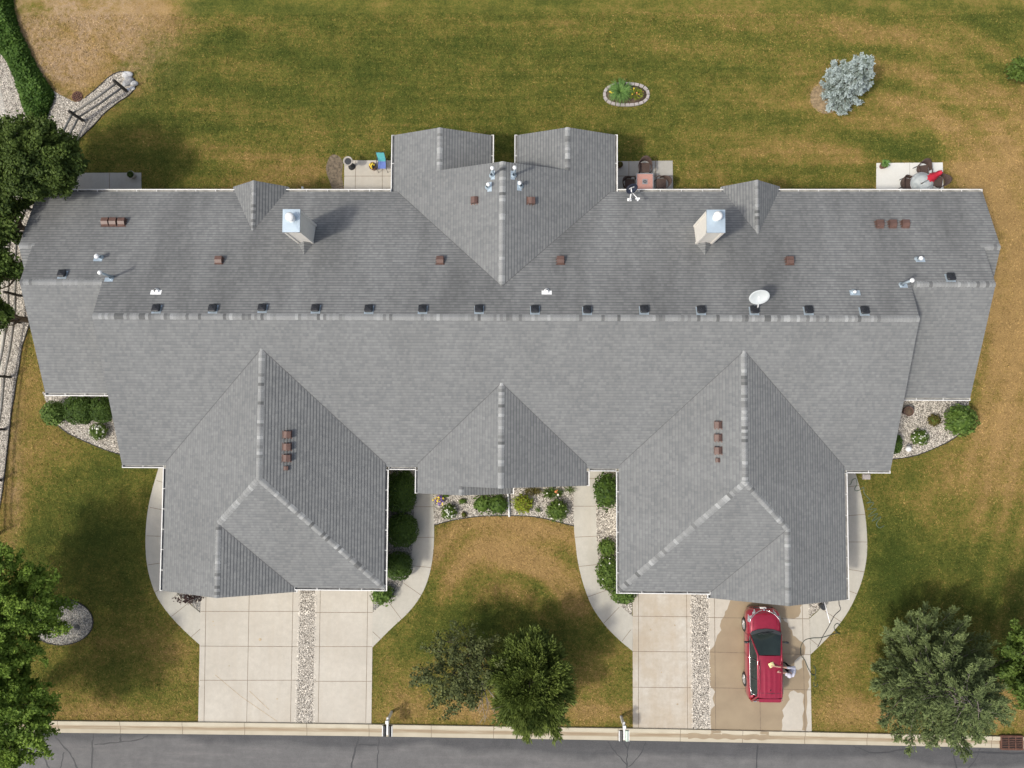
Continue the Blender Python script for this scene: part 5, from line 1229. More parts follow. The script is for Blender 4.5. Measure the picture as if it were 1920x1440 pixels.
def pot(px, py, r, h, mat, label, fol=None, seed=0, fl=None, z0=.03, fsize=.08, cat='plant pot', soil='soil'):
    c = at(px, py, h*.6); t = empty('plant_pot', (c.x, c.y, z0)); tag(t, label, cat)
    mb = MB(); mb.lathe((0, 0, 0), [(r*.72, 0), (r*.95, h*.85), (r*1.06, h*.87), (r*1.06, h), (r*.9, h), (r*.88, h*.9)], 22); mb.build('pot', M[mat], t)
    mb = MB(); mb.lathe((0, 0, h*.9), [(r*.9, 0), (.001, .01)], 18); mb.build('soil', M[soil], t)
    if fol:
        rng = np.random.default_rng(seed); n = 160; d = sph(rng, n); d[:, 2] = abs(d[:, 2]); leaves('foliage', d*np.array([r*.75, r*.75, r*.6])+np.array([0, 0, h]), d, fsize, M[fol], rng, parent=t)
    if fl:
        rng = np.random.default_rng(seed); n = 22; d = sph(rng, n); d[:, 2] = abs(d[:, 2]); leaves('blossom', d*r*.8+np.array([0, 0, h+.06]), d, .09, M[fl], rng, 1, t, flat=2)
pot(248, 329, .19, .34, 'potlight', 'grey pot with a small green plant on the first patio at the left', 'lf_dark', 3)
pot(700, 313, .19, .36, 'pot', 'dark brown glazed pot with yellow flowers on the second patio', None, 5, 'yellow', soil='trim_dark')
pot(1655, 311, .17, .25, 'pot', 'brown pot holding a pale leaved plant at the corner of the white patio', None)
strap(1656, 309, 10, 60, 'variegated pale green leaves arching out of the pot on the white patio', 45, .3, .05, z0=.26, name='potted_plant')
pot(1162, 310, .15, .28, 'pot', 'small orange brown plant pot at the roof edge of the grey patio', 'lf_olive', 6)
pot(1701, 771, .24, .4, 'brown_metal', 'empty brown round pot under the roof edge of the right front bed', z0=.02)
c = at(1701.5, 841.5, .3); mb = MB(); mb.tube([(0, 0, 0), (0, 0, .3)], .02, 6); gl_ = empty('globe_light', (c.x, c.y, .02)); tag(gl_, 'white garden globe on a short stake in the right front bed', 'garden light'); mb.build('stake', M['trim_dark'], gl_)
mb = MB(); mb.lathe((0, 0, .38), [(.001, -.15), (.09, -.12), (.15, -.03), (.15, .03), (.09, .12), (.001, .15)], 20); mb.build('globe', M['pure_white'], gl_)
c = at(1624, 894, .05); mb = MB(); mb.box((0, 0, .05), (.38, .26, .10)); mb.box((0, 0, .11), (.30, .19, .03)); tag(mb.build('stepping_stone', M['paver'], loc=(c.x, c.y, 0)), 'small mauve slab on the grass under the right front eave', 'stepping stone')

# satellite dishes
def sat(px, py, hgt, rx, ry, mat, label, nrm, foot_px, g, f, arm=True, lnb=None, logo=False):
    ft = surf(*foot_px, f); c = at(px, py, ft.z+hgt); root = empty('satellite_dish', tuple(ft)); tag(root, label, 'satellite dish')
    n = Vector(nrm).normalized(); x = Vector((0, 0, 1)).cross(n).normalized(); y = n.cross(x); Mx = Matrix((x, y, n)).transposed(); o = c-ft
    mb = MB(); rows = []
    for r in (0.001, .25, .5, .75, 1.0): rows.append([Mx@Vector((r*rx*math.cos(a), r*ry*math.sin(a), .09*r*r-.09))+o for a in [2*math.pi*k/28 for k in range(28)]])
    for r, dz in ((1.03, -.012), (.7, -.07), (.001, -.115)): rows.append([Mx@Vector((r*rx*math.cos(a), r*ry*math.sin(a), dz))+o for a in [2*math.pi*k/28 for k in range(28)]])
    mb.grid(rows, 0, True); rf = mb.build('reflector', M[mat], root)
    if logo:
        # a row of raised white letter-like strokes, as on the dish in the photograph
        mb = MB()
        for i in range(7):
            xx = -.12+.04*i; mb.box(Mx@Vector((xx, .03, -.055+.09*(xx/rx)**2))+o, (.022, .05, .006), 0, Mx)
        mb.build('lettering', M['pure_white'], rf)
    mb = MB(); mb.box(Vector((0, 0, .02)), (.2, .2, .02)); mb.tube([(0, 0, .02), (0, 0, .25), tuple(o*.8+Vector((0, 0, .0))), tuple(o-n*.12)], .03, 8); mb.build('mast', M['pure_white'], root)
    if lnb:
        L = Mx@Vector(lnb)+o; mb = MB(); s_ = Mx@Vector((0, -ry*.98, -.01))+o; mb.tube([s_, L], .022, 6); mb.box(L, (.20, .07, .09)); mb.box(L+Vector((0, -.05, .0)), (.07, .12, .07)); mb.build('receiver_arm', M['pure_white'], root)
sat(1185, 354, .75, .29, .25, 'dish_dark', 'dark blue satellite dish with white lettering on the back eave above the pink table', (.35, -.80, .75), (1180, 376), (0, -SL), fB, lnb=(.04, -.32, .45), logo=True)
sat(1424, 557.5, .75, .44, .36, 'dish_light', 'pale grey satellite dish on the roof just above the main ridge', (.05, -.85, 1.0), (1418, 577), (0, -SL), fB)

# ------------------------------------------------------------------ drains, mailboxes
c = at(145, 181, .03); g_ = empty('drain_grate', (c.x, c.y, .01)); tag(g_, 'round rusty yard drain grate in the dry grass beside the diagonal gravel', 'drain')
mb = MB(); mb.lathe((0, 0, 0), [(.27, 0), (.27, .012), (.001, .012)], 24); mb.build('drain_hole', M['void'], g_)
mb = MB()
mb.tube([(.27*math.cos(a), .27*math.sin(a), .03) for a in [2*math.pi*k/24 for k in range(25)]], .02, 5, cap=False)
for k in range(-2, 3):
    q = math.sqrt(.27**2-(k*.1)**2); mb.box((k*.1, 0, .035), (.03, 2*q, .02)); mb.box((0, k*.1, .034), (2*q, .03, .02))
gg = mb.build('grating', M['rust'], g_); gg.rotation_euler = (0, 0, .5)
c = at(1895, 1391, .03); g_ = empty('storm_inlet', (c.x, c.y, .032)); tag(g_, 'rectangular rusty storm inlet grate set in the curb at the right', 'drain')
mb = MB(); mb.box((0, 0, .05), (1.04, .62, .10)); mb.build('drain_hole', M['void'], g_)
mb = MB()
for s in (-1, 1): mb.box((s*.53, 0, .06), (.05, .70, .12)); mb.box((0, s*.33, .061), (1.02, .05, .12))
for i in range(7): mb.box((0, -.27+.09*i, .11), (1.0, .03, .03))
for x in (-.17, .17): mb.box((x, 0, .112), (.03, .62, .03))
mb.build('grating', M['rust'], g_)
def mailbox(px, py, lean, label, paper):
    c = at(px, py, 1.1); root = empty('mailbox', (c.x, c.y, 0)); tag(root, label, 'mailbox', 'twin mailboxes at the curb')
    mb = MB(); mb.box((0, .34, .62), (.11, .11, 1.24)); mb.box((0, .34, 1.26), (.15, .15, .04)); mb.build('post', M['white'], root)
    mb = MB(); mb.box((0, .10, 1.10), (.09, .85, .09)); mb.tube([(0, .36, .55), (0, .0, 1.05)], .035, 6); mb.build('arm', M['white'], root)
    for i, s in enumerate((-1, 1)):
        mb = MB(); prof = [(-.075, .0), (-.075, .10), (-.05, .15), (0, .17), (.05, .15), (.075, .10), (.075, 0)]
        rows = [[(s*.135+x, y, 1.03+z) for x, z in prof] for y in (.12, -.38)]; mb.grid(rows, 0, False, False); mb.face(rows[0], 0); mb.face(rows[1][::-1], 0); mb.face([rows[0][0], rows[0][-1], rows[1][-1], rows[1][0]], 0)
        b = mb.build('mailbox_body', M['paper'] if (paper and s > 0) else M['black_plastic'], root)
        mb = MB(); mb.box((s*.135, -.39, 1.11), (.14, .02, .15)); mb.build('door', M['trim_dark'], b)
        mb = MB(); mb.box((s*.235, -.13, 1.10), (.04, .5, .14)); mb.build('newspaper_box', M['white'], root)
mailbox(726.5, 1365, 0, 'white post with two black mailboxes at the curb by the left driveway', False)
mailbox(1170, 1374, 0, 'white curbside post with one black and one pale green mailbox by the right driveway', True)

# hoses
def hose(pts, z, mat, label, name='garden_hose', r=.016):
    P = smooth_line(pts, 7); mb = MB(); mb.tube([at(x, y, z) for x, y in P], r, 6); tag(mb.build(name, M[mat]), label, 'hose'); return
z45 = lambda pts: [(1300+x/4.5, 1080+y/4.5) for x, y in pts]
hose(z45([(1228, 190), (1230, 240), (1240, 285), (1190, 335), (1140, 430), (1095, 505), (1070, 560), (1048, 600)]), .05, 'trim_dark', 'dark thin hose trailing from the garage corner over the walkway')
hose(z45([(1240, 425), (1215, 400), (1188, 425), (1200, 465), (1240, 492), (1215, 480), (1160, 497), (1080, 520), (1000, 525), (945, 540), (915, 575), (905, 620), (910, 668), (940, 710), (965, 770), (1000, 830), (1028, 830), (1030, 790), (1015, 755)]), .05, 'hose', 'green hose curving from the lawn over the wet driveway beside the car')
hose(z45([(1010, 830), (1032, 850), (1018, 890), (1020, 930), (1045, 930), (1048, 905)]), .02, 'hose', 'short green hose end curled on the grass beside the driveway')
z48 = lambda pts: [(1560+x/4.8, 700+y/4.8) for x, y in pts]
hose(z48([(140, 905), (120, 970), (128, 1003), (165, 1000), (185, 960), (215, 948), (225, 1000), (205, 1035), (215, 1058), (250, 1050), (285, 1025), (290, 1080), (345, 1145), (310, 1168), (372, 1160), (350, 1200), (322, 1225), (400, 1218), (350, 1262), (330, 1290), (410, 1262), (360, 1330), (440, 1290), (400, 1350), (425, 1390), (470, 1370)]), .035, 'hose2', 'faded green hose heaped in loops on the lawn beside the right walkway')
# small flag and lamp by the right garage corner
c = at(1547, 1131, 1.6); f2 = empty('small_flag', (c.x, c.y, 0)); tag(f2, 'small striped flag on a white pole leaning out by the right garage corner', 'flag'); a0 = Vector((0, .3, 1.35)); a1 = at(1556, 1168, 2.0)-Vector((c.x, c.y, 0))
mb = MB(); mb.tube([a0, a1], .022, 6); mb.build('pole', M['pure_white'], f2)
mb = MB(); nst = 9
for i in range(nst):
    p, q = a0.lerp(a1, .35+.6*i/nst), a0.lerp(a1, .35+.6*(i+1)/nst); d0 = Vector((.07+.02*(i % 2), -.02, -.28)); mb.face([p, q, q+d0, p+d0], i % 2 if i < 8 else 2)
mb.build('cloth', [M['flagblue'], M['flower_white'], M['flagred']], f2)
c = at(1545, 1139, .5); mb = MB(); mb.lathe((0, 0, 0), [(.10, 0), (.13, .3), (.15, .42), (.13, .43), (.001, .38)], 16); tag(mb.build('plant_pot', M['trim_dark'], loc=(c.x, c.y, .03)), 'dark empty pot by the flag at the right garage corner', 'plant pot')

# ------------------------------------------------------------------ the car
def carpaint():
    m, nt, bs = newmat('red_car_paint')
    col = mixc(nt, ramp(nt, noise(nt, 7, 3), .3, .7), (.27, .006, .028), (.32, .008, .036)); nt.links.new(col, bs.inputs['Base Color'])
    bs.inputs['Roughness'].default_value = .33; bs.inputs['Metallic'].default_value = .25; bs.inputs['Coat Weight'].default_value = 1.0; bs.inputs['Coat Roughness'].default_value = .06; return m
M['carpaint'] = carpaint()
M['carglass'] = simple('car_glass', (.02, .03, .028), .07, var=.3, scale=1.2); M['chrome'] = simple('chrome', (.75, .75, .76), .15, metal=.9, var=.02)
M['tyre'] = simple('tyre_rubber', (.02, .02, .02), .8); M['rim'] = simple('wheel_rim', (.6, .6, .6), .3, metal=.6); M['lamp'] = simple('lamp_lens', (.30, .31, .33), .08, var=.4, scale=9); M['taillamp'] = simple('tail_lamp_lens', (.35, .01, .015), .15)
cxl = at(1397, 1225, .55).x; cxr = at(1468, 1225, .95).x; cyf = at(1434, 1141, .65).y; cyr = at(1438, 1315, .85).y
CW, CL = cxr-cxl, cyf-cyr
print('car', round(CW, 2), round(CL, 2))
car = empty('parked_car', ((cxl+cxr)/2, (cyf+cyr)/2, .03)); tag(car, 'red family car being washed on the right driveway', 'car')
hl = CL/2; hw_ = CW/2
# (y, half width, belt height, top height)
ST = [(hl, .66, .62, .64), (hl-.06, .82, .74, .78), (hl-.22, .94, .84, .89), (hl-.50, .985, .90, .965), (hl-.90, .985, .95, 1.02), (hl-1.18, .995, .98, 1.06), (hl-1.5, 1.0, .99, 1.06), (0, 1.0, 1.0, 1.06), (-hl+1.1, 1.0, 1.02, 1.07), (-hl+.55, .98, 1.04, 1.07), (-hl+.22, .94, 1.0, 1.05), (-hl+.06, .86, .9, 1.0), (-hl, .72, .75, .82)]
def section(y, wf, zb, zt, arch=0.0):
    w_ = hw_*wf
    pts = [(0, zt), (.45*w_, zt-.004), (.78*w_, zt-.02), (.90*w_, zb-.01), (.965*w_, zb-.10), (w_, zb-.28), (.985*w_, .45), (.97*w_, .24), (.55*w_, .20)]
    full = [(-x, z) for x, z in pts[::-1]]+pts[1:]
    return [(x, y, z) for x, z in full]
ys_ = []
for i in range(len(ST)-1):
    for k in range(4):
        t = k/4; a, b = ST[i], ST[i+1]; t2 = t*t*(3-2*t) if i == 3 else t
        ys_.append(tuple(a[j]+(b[j]-a[j])*(t if j == 0 else t2) for j in range(4)))
ys_.append(ST[-1])
mb = MB(); rows = []
for y, wf, zb, zt in ys_: rows.append(section(y, wf, zb, zt))
mb.grid(rows, 0); mb.ngon(list(range(len(rows[0]))), 0); b0 = (len(rows)-1)*len(rows[0]); mb.ngon([b0+k for k in range(len(rows[0]))][::-1], 0)
body = mb.build('body', M['carpaint'], car)
# wheel arches (dark) and wheels
for s in (-1, 1):
    for yw in (hl-.88, -hl+.90):
        mb = MB(); Rm_ = Matrix.Rotation(math.pi/2, 3, 'Y'); mb.lathe((s*(hw_-.10), yw, .40), [(.001, -.06), (.395, -.06), (.395, .035), (.36, .04), (.001, .04)] if s > 0 else [(.001, .06), (.395, .06), (.395, -.035), (.36, -.04), (.001, -.04)], 26, 0, Rm_); mb.build('wheel_arch', M['trim_dark'], car)
        wh = empty('wheel', (s*(hw_-.09), yw, .345)); wh.parent = car
        prof = [(.20, -.1), (.33, -.1), (.35, -.07), (.35, .07), (.33, .10), (.235, .105), (.22, .08)]
        if s < 0: prof = [(r, -z) for r, z in prof]
        mb = MB(); mb.lathe((0, 0, 0), prof, 26, 0, Rm_); mb.build('tyre', M['tyre'], wh)
        mb = MB(); q = s*.085
        mb.lathe((0, 0, 0), [(.225, q), (.20, q*.9), (.06, q*1.15), (.001, q*1.2)], 20, 1, Rm_)
        for k in range(5):
            a = 2*math.pi*k/5; mb.box((q*1.12, .13*math.cos(a), .13*math.sin(a)), (.03, .17, .045), 0, Matrix.Rotation(a, 3, 'X'))
        mb.tube([(q, .225*math.cos(2*math.pi*k/20), .225*math.sin(2*math.pi*k/20)) for k in range(21)], .018, 5, 0, False); mb.build('rim', [M['rim'], M['greymetal']], wh)
# cabin: pillars and roof in paint, glass between
cab = [  # y_base, y_top, half widths at belt / roof
    (hl-1.12, hl-1.98)]
yb0, yt0 = hl-1.10, hl-2.02; yt1, yb1 = -hl+.42, -hl+.10
zr = 1.64; zbel = 1.03; wb, wt = hw_*.90, hw_*.655
mb = MB(); rows = []      # roof skin with a gentle crown
for i in range(13):
    t = i/12; y = yt0+(yt1-yt0)*t; zz = zr-.035*(2*t-1)**2-(.05 if t == 1 else 0)-.02*(t < .04)
    ww = wt*(1-.05*t+(.02 if 0 < t < 1 else 0)); row = []
    for k in range(17):
        u = -1+k/8; x = u*ww; zc = zz-.045*abs(u)**3
        if .28 < t < .93 and any(abs(abs(u)-q) < .04 for q in (.25, .62)): zc -= .018
        row.append((x, y, zc))
    rows.append(row)
mb.grid(rows, 0, tint=1); rf = mb.build('roof', M['carpaint'], car); 
mb = MB(); mb.grid([[(-wt*1.0, yt1+.28, zr-.05), (0, yt1+.28, zr-.004), (wt*1.0, yt1+.28, zr-.05)], [(-wt*1.0, yt1+.265, zr-.05), (0, yt1+.265, zr-.004), (wt*1.0, yt1+.265, zr-.05)]], smooth=False); mb.build('tailgate_seam', M['trim_dark'], rf)
for s in (-1, 1):
    mb = MB(); mb.tube([(s*wt*.93, yt0-.35, zr-.01), (s*wt*.94, yt0-.45, zr+.045), (s*wt*.93, 0, zr+.05), (s*wt*.90, yt1+.45, zr+.03), (s*wt*.89, yt1+.35, zr-.03)], .018, 6); mb.build('roof_rail', M['carpaint'], rf)
mb = MB(); mb.lathe((0, yt1+.42, zr-.01), [(.03, 0), (.012, .05), (.004, .14)], 8); mb.build('aerial', M['trim_dark'], rf)
def quad(mb, A, B, C_, D, nu=6, nv=6, bul=.0, mi=0):
    A, B, C_, D = map(Vector, (A, B, C_, D)); n = (B-A).cross(D-A).normalized(); rows = []
    for i in range(nv+1):
        v = i/nv; rows.append([(A.lerp(B, j/nu)).lerp(D.lerp(C_, j/nu), v)+n*bul*(1-(2*j/nu-1)**2)*(1-(2*v-1)**2*.3) for j in range(nu+1)])
    mb.grid(rows, mi)
# windscreen with bulge, black surround
mb = MB(); quad(mb, (-wb*.98, yb0-.06, zbel+.02), (wb*.98, yb0-.06, zbel+.02), (wt*.97, yt0+.01, zr-.06), (-wt*.97, yt0+.01, zr-.06), 8, 5, .0)
for r in range(6):
    for j in range(9):
        i = r*9+j; x, y, z = mb.v[i]; u = (j/8*2-1); f_ = (1-u*u)*(1-r/5*.85); mb.v[i] = (x, y+.17*f_, z+.0*f_-.01*(1-r/5)+.035*(1-u*u)*(1-(2*r/5-1)**2))
mb.build('windscreen', M['carglass'], car)
mb = MB(); fr = [(-wb*1.0, yb0-.10), (-wb*.9, yb0+.02), (-wb*.5, yb0+.13), (0, yb0+.17), (wb*.5, yb0+.13), (wb*.9, yb0+.02), (wb*1.0, yb0-.10)]
mb.grid([[(x, y+.06, zbel+.025) for x, y in fr], [(x*.97, y-.12, zbel+.045) for x, y in fr]]); mb.build('wiper_panel', M['trim_dark'], car)
mb = MB()
for s in (-1, 1): mb.tube([(s*.1+.25, yb0+.10, zbel+.07), (s*.1-.30, yb0-.02, zbel+.13)], .012, 5)
mb.build('wiper', M['trim_dark'], car)
for s in (-1, 1):
    # pillars: front, rear and the sill line above the doors
    mb = MB(); mb.tube([(s*wb*.99, yb0-.04, zbel-.02), (s*wt*1.0, yt0+.02, zr-.06), (s*wt*1.02, 0, zr-.05), (s*wt*.98, yt1+.1, zr-.08), (s*wb*.94, yb1+.0, zbel+.0)], [.04, .045, .045, .05, .05], 7); mb.build('pillar', M['carpaint'], car)
    mb = MB(); quad(mb, (s*wb*.995, yb0-.12, zbel-.03), (s*wb*1.0, yb1+.25, zbel-.0), (s*wt*1.03, yt1+.2, zr-.09), (s*wt*1.03, yt0-.02, zr-.09), 8, 3, 0); mb.build('side_window', M['carglass'], car)
    mb = MB(); mb.tube([(s*wb*1.015, yb0-.14, zbel-.015), (s*wb*1.03, 0, zbel), (s*wb*1.02, yb1+.7, zbel+.03), (s*wb*.98, yb1+.4, zbel+.14), (s*(wt+.04), yb1+.42, zbel+.38)], .013, 6); mb.build('window_trim', M['chrome'], car)
    for yy in (yt0-.28, yt0-1.22):
        mb = MB(); mb.box((s*(wb+wt)*.515, yy, (zbel+zr)/2-.05), (.02, .05, .70), 0, Matrix.Rotation(-s*math.atan2(wb-wt, zr-zbel), 3, 'Y')); mb.build('door_pillar', M['trim_dark'], car)
    for yy in (yt0-.35, yt0-1.25):
        mb = MB(); mb.box((s*hw_*.985, yy, .82), (.025, .16, .03)); mb.build('door_handle', M['carpaint'], car)
    mi_ = MB(); c_ = Vector((s*(hw_+.10), yb0-.42, zbel+.08))
    rows = []
    for x, r in ((-.13, .02), (-.08, .06), (.03, .085), (.10, .07), (.12, .02)): rows.append([(c_.x+s*x, c_.y+r*.7*math.cos(a), c_.z+r*math.sin(a)) for a in [2*math.pi*k/10 for k in range(10)]])
    mi_.grid(rows, 0, True); mi_.box((s*(hw_-.05), yb0-.40, zbel+.04), (.16, .05, .04)); mi_.build('mirror', M['trim_dark'], car)
    # headlamp and tail lamp
    mb = MB(); L0 = [(s*hw_*.50, hl-.16, .845), (s*hw_*.66, hl-.24, .875), (s*hw_*.80, hl-.40, .905), (s*hw_*.87, hl-.62, .925)]; L1 = [(s*hw_*.50, hl-.02, .72), (s*hw_*.70, hl-.10, .72), (s*hw_*.90, hl-.26, .75), (s*hw_*.955, hl-.58, .85)]
    off = Vector((s*.006, .012, .016)); mb.grid([[Vector(p)+off for p in L0], [(Vector(p)+Vector(q))/2+off*1.4 for p, q in zip(L0, L1)], [Vector(p)+off for p in L1]]); mb.build('headlight', M['lamp'], car)
    mb = MB(); mb.tube([(s*hw_*.12, hl-.05, .775), (s*hw_*.34, hl-.10, .83), (s*hw_*.58, hl-.22, .905), (s*hw_*.80, hl-.42, .945), (s*hw_*.86, hl-.6, .955)], .02, 6); mb.build('grille_trim', M['chrome'], car)
    mb = MB(); mb.box((s*hw_*.82, -hl+.14, .93), (.16, .10, .22), 0, Matrix.Rotation(s*.6, 3, 'Z')); mb.build('tail_light', M['taillamp'], car)
    mb = MB(); mb.box((s*hw_*.62, -hl+.06, .99), (.14, .04, .05)); mb.build('reversing_light', M['lamp'], car)
mb = MB(); quad(mb, (-wb*.88, yb1+.04, zbel+.05), (wb*.88, yb1+.04, zbel+.05), (wt*.9, yt1-.04, zr-.12), (-wt*.9, yt1-.04, zr-.12), 6, 3); mb.build('rear_window', M['carglass'], car)
mb = MB(); quad(mb, (-wt*.97, yt1-.02, zr-.08), (wt*.97, yt1-.02, zr-.08), (wt*.88, yt1-.20, zr-.12), (-wt*.88, yt1-.20, zr-.12), 6, 2, .0); quad(mb, (-wt*.88, yt1-.20, zr-.12), (wt*.88, yt1-.20, zr-.12), (wt*.85, yt1-.20, zr-.17), (-wt*.85, yt1-.20, zr-.17), 6, 1); mb.build('spoiler', M['carpaint'], car)
mb = MB(); quad(mb, (-wb*.93, -hl+.20, 1.05), (wb*.93, -hl+.20, 1.05), (wb*.88, yb1+.06, zbel+.07), (-wb*.88, yb1+.06, zbel+.07), 4, 1); mb.build('tailgate', M['carpaint'], car)
mb = MB(); mb.box((0, hl+.005, .55), (hw_*1.0, .04, .16)); mb.build('grille', M['trim_dark'], car)
mb = MB(); mb.box((0, hl+.035, .60), (.31, .05, .15)); mb.build('number_plate', M['pure_white'], car)
mb = MB(); mb.box((0, hl-.03, .79), (.09, .05, .05)); mb.build('badge', M['chrome'], car)
for nm, pts in (('bonnet_gap', [(-hw_*.84, hl-.60, .945), (-hw_*.87, hl-.9, .995), (-hw_*.88, yb0+.02, 1.035)]), ('bonnet_gap', [(hw_*.84, hl-.60, .945), (hw_*.87, hl-.9, .995), (hw_*.88, yb0+.02, 1.035)]), ('bonnet_gap', [(-hw_*.6, hl-.20, .90), (0, hl-.12, .90), (hw_*.6, hl-.20, .90)])):
    mb = MB(); mb.tube(pts, .009, 5); mb.build(nm, M['trim_dark'], car)
for s in (-1, 1):
    for yy in (yb0-.12, -.02, -hl+1.15):
        mb = MB(); mb.tube([(s*hw_*.955, yy, .965), (s*hw_*1.0, yy, .80), (s*hw_*1.0, yy, .60), (s*hw_*.985, yy, .35)], .008, 5); mb.build('door_gap', M['trim_dark'], car)
mb = MB()   # crease lines of the bonnet
for s in (-1, 1): mb.tube([(s*hw_*.62, hl-.42, .953), (s*hw_*.70, hl-.8, 1.005), (s*hw_*.76, yb0+.03, 1.045)], .010, 5)
mb.build('bonnet_crease', M['carpaint'], car)

# ------------------------------------------------------------------ the person
def person():
    ft = at(1471, 1247, 0); sh = at(1486, 1259, 1.38); hd = at(1478.5, 1265, 1.62); hnd = at(1449, 1248.5, 1.80)
    root = empty('person', (ft.x, ft.y, .03)); tag(root, 'person in pale grey shirt and cap leaning over the red car with yellow cloth', 'person'); O = Vector((ft.x, ft.y, 0))
    M['skin'] = simple('skin', (.60, .36, .27), .55, var=.06); M['shirt'] = simple('grey_blue_shirt', (.50, .50, .58), .85, var=.1, scale=14); M['trousers'] = simple('black_trousers', (.015, .016, .02), .85); M['shoe'] = simple('shoe', (.03, .03, .03), .6); M['capm'] = simple('pale_cap', (.52, .50, .56), .8)
    S = sh-O; Hd = hd-O; Hn = hnd-O
    pel = Vector((S.x*.45+.05, S.y*.35, .93)); chest = pel.lerp(S, .62); neck = S.lerp(Hd, .35)
    fw = Vector((-1, .25, 0)).normalized(); sd = Vector((.25, 1, 0)).normalized()   # facing the car; sd = the person's right
    V = [pel, pel.lerp(chest, .5)+fw*.0, chest, neck, neck.lerp(Hd, .5), Hd+Vector((0, 0, .04))]
    Rr = [.17, .175, .195, .065, .065, .092]; E_ = [(0, 1), (1, 2), (2, 3), (3, 4), (4, 5)]; kind = ['trousers', 'shirt', 'shirt', 'shirt', 'skin', 'skin']
    def add(p, r, par, k): V.append(Vector(p)); Rr.append(r); E_.append((par, len(V)-1)); kind.append(k); return len(V)-1
    arms = []
    for s, tgt in ((1, Hn), (-1, Hn+Vector((.36, -.34, -.16)))):
        shp = chest+sd*s*.19+Vector((0, 0, .10)); a = add(shp, .085, 2, 'shirt'); el = shp.lerp(tgt, .48)+Vector((.02, -.03*s, -.07)); b = add(shp.lerp(el, .55), .062, a, 'shirt'); b = add(el, .046, b, 'skin'); c_ = add(el.lerp(tgt, .6), .04, b, 'skin'); d = add(tgt, .028, c_, 'skin'); arms.append((tgt, (tgt-el).normalized(), s))
    for s in (1, -1):
        hp = pel+sd*s*.10+Vector((0, 0, -.06)); a = add(hp, .105, 0, 'trousers'); kn = Vector((sd.x*s*.12-.03+pel.x*.3, sd.y*s*.12+pel.y*.3, .50)); b = add(hp.lerp(kn, .5), .085, a, 'trousers'); b = add(kn, .062, b, 'trousers'); an = Vector((sd.x*s*.13, sd.y*s*.13, .09)); c_ = add(kn.lerp(an, .45), .056, b, 'trousers'); d = add(an, .042, c_, 'trousers'); f_ = add(an+fw*.07+Vector((0, 0, -.045)), .045, d, 'shoe'); add(an+fw*.18+Vector((0, 0, -.055)), .036, f_, 'shoe')
    def skin(V, E_, Rr, rootv, lv=2):
        me = bpy.data.meshes.new('t'); me.from_pydata([tuple(p) for p in V], E_, []); o = bpy.data.objects.new('t', me); COL.objects.link(o)
        sm = o.modifiers.new('s', 'SKIN'); 
        if not me.skin_vertices: bpy.context.view_layer.objects.active = o; 
        for i, r in enumerate(Rr):
            v = me.skin_vertices[0].data[i]; v.radius = (r, r); v.use_root = (i == rootv)
        o.modifiers.new('b', 'SUBSURF').levels = lv; o.modifiers['b'].render_levels = lv
        dg = bpy.context.evaluated_depsgraph_get(); nm = bpy.data.meshes.new_from_object(o.evaluated_get(dg)); bpy.data.objects.remove(o); return nm
    me = skin(V, E_, Rr, 0); names = ['shirt', 'skin', 'trousers', 'shoe']
    VV = [v.co.copy() for v in me.vertices]; FF = [tuple(p.vertices) for p in me.polygons]; mi = []
    # each face takes the cloth of the nearest bone
    for p in me.polygons:
        c_ = p.center; best, bk_ = 9, 0
        for a, b in E_:
            A, B = V[a], V[b]; ab = B-A; t = max(0, min(1, (c_-A).dot(ab)/max(ab.length_squared, 1e-9))); d = (A+ab*t-c_).length-(Rr[a]*(1-t)+Rr[b]*t)
            if d < best: best, bk_ = d, (a if t < .5 else b)
        mi.append(names.index(kind[bk_]))
    # hands: palm plus five separate fingers, closed on the cloth / resting on the roof
    for tgt, d, s in arms:
        n = Vector((0, 0, 1)); x = d.cross(n).normalized(); hV, hE, hR = [tgt-d*.02, tgt+d*.05, tgt+d*.085], [(0, 1), (1, 2)], [.026, .034, .030]
        for k, (off, L) in enumerate(((-.032, .062), (-.011, .075), (.011, .070), (.032, .055))):
            b = tgt+d*.09+x*off; i = len(hV); hV += [b, b+d*L*.5+n*-.006, b+d*L*.85-n*.03]; hR += [.0095, .009, .008]; hE += [(2, i), (i, i+1), (i+1, i+2)]
        b = tgt+d*.03+x*(-.045*s); i = len(hV); hV += [b, b+(d-x*s).normalized()*.035, b+(d*1.3-x*s*.6).normalized()*.065-n*.01]; hR += [.013, .011, .009]; hE += [(1, i), (i, i+1), (i+1, i+2)]
        hm = skin(hV, hE, hR, 0, 1); b0 = len(VV); VV += [v.co.copy() for v in hm.vertices]; FF += [tuple(b0+q for q in p.vertices) for p in hm.polygons]; mi += [1]*len(hm.polygons)
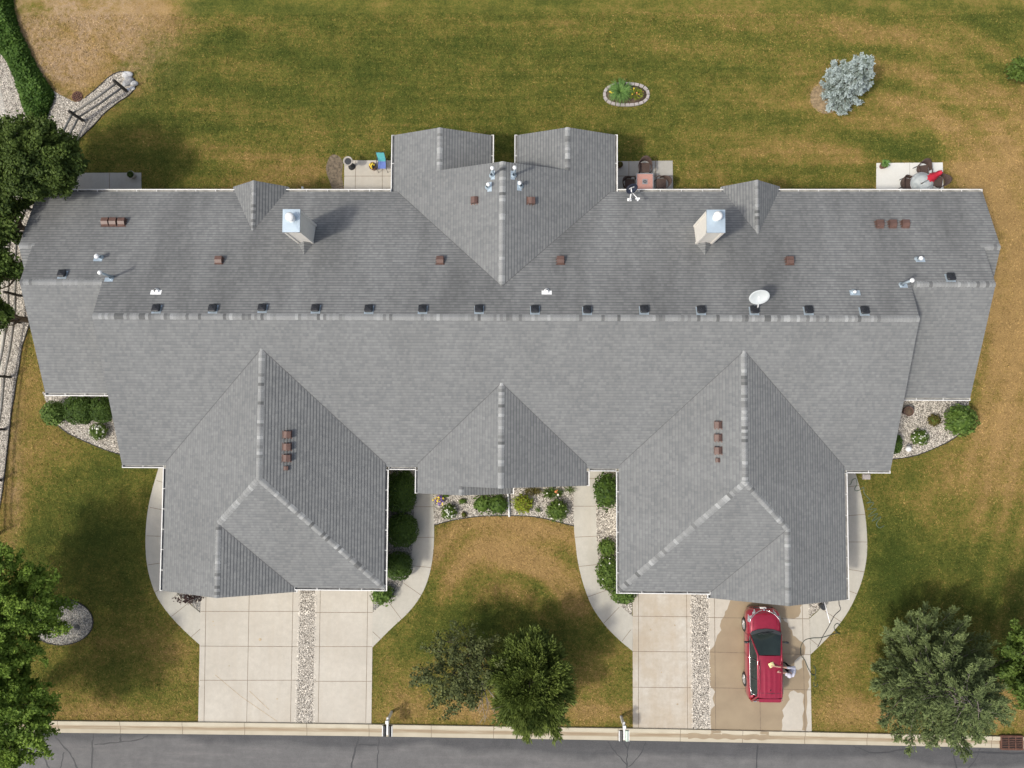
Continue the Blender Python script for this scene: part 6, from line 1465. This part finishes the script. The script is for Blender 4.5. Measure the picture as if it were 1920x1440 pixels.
    # face: nose, brow and ears shaped onto the head
    hb = len(VV); mb = MB(); hc = Hd+Vector((0, 0, .03)); up = Vector((fw.x*.35, fw.y*.35, 1)).normalized()
    mb.lathe(hc+fw*.095-Vector((0, 0, .015)), [(.018, -.022), (.016, 0), (.005, .028)], 8)
    for s in (-1, 1): mb.lathe(hc+sd*s*.088, [(.001, -.03), (.018, -.015), (.02, .012), (.001, .03)], 8)
    VV += [Vector(v) for v in mb.v]; FF += [tuple(hb+q for q in f) for f in mb.f]; mi += [1]*len(mb.f)
    m2 = bpy.data.meshes.new('person_body'); m2.from_pydata([tuple(v) for v in VV], [], FF)
    for k in names: m2.materials.append(M[k])
    m2.polygons.foreach_set('material_index', mi); m2.polygons.foreach_set('use_smooth', [True]*len(FF)); m2.update(); ob = bpy.data.objects.new('body', m2); COL.objects.link(ob); ob.parent = root
    mb = MB(); mb.lathe(hc+up*.02, [(.112, -.01), (.122, .03), (.112, .09), (.075, .13), (.001, .145)], 18, 0); br = hc+up*.02
    mb.grid([[br+fw*.10+sd*u*.075+Vector((0, 0, .01)) for u in (-1, -.5, 0, .5, 1)], [br+fw*(.19-.035*u*u)+sd*u*.07-Vector((0, 0, .005)) for u in (-1, -.5, 0, .5, 1)]]); mb.build('cap', M['capm'], root)
    mb = MB(); mb.lathe(hc-fw*.012, [(.098, -.06), (.104, -.02), (.104, .03), (.1, .035)], 16); mb.build('hair', M['twig'], root)
    c_ = O+Hn; mb = MB(); rr = random.Random(2); rows = []
    for i in range(7): rows.append([(-.13+.045*i+rr.uniform(-.015, .015), -.11+.045*j+rr.uniform(-.012, .012)-(.05 if i in (0, 6) and j == 2 else 0), .012+rr.uniform(0, .03)) for j in range(6)])
    mb.grid(rows); cl = mb.build('wash_cloth', M['yellow_cloth'] if 'yellow_cloth' in M else simple('yellow_cloth', (.78, .72, .36), .85)); cl.location = (c_.x-.03, c_.y+.0, 1.665); cl.rotation_euler = (0, 0, .5); tag(cl, 'crumpled yellow wash cloth in the hand on the red car roof', 'cloth')
person()
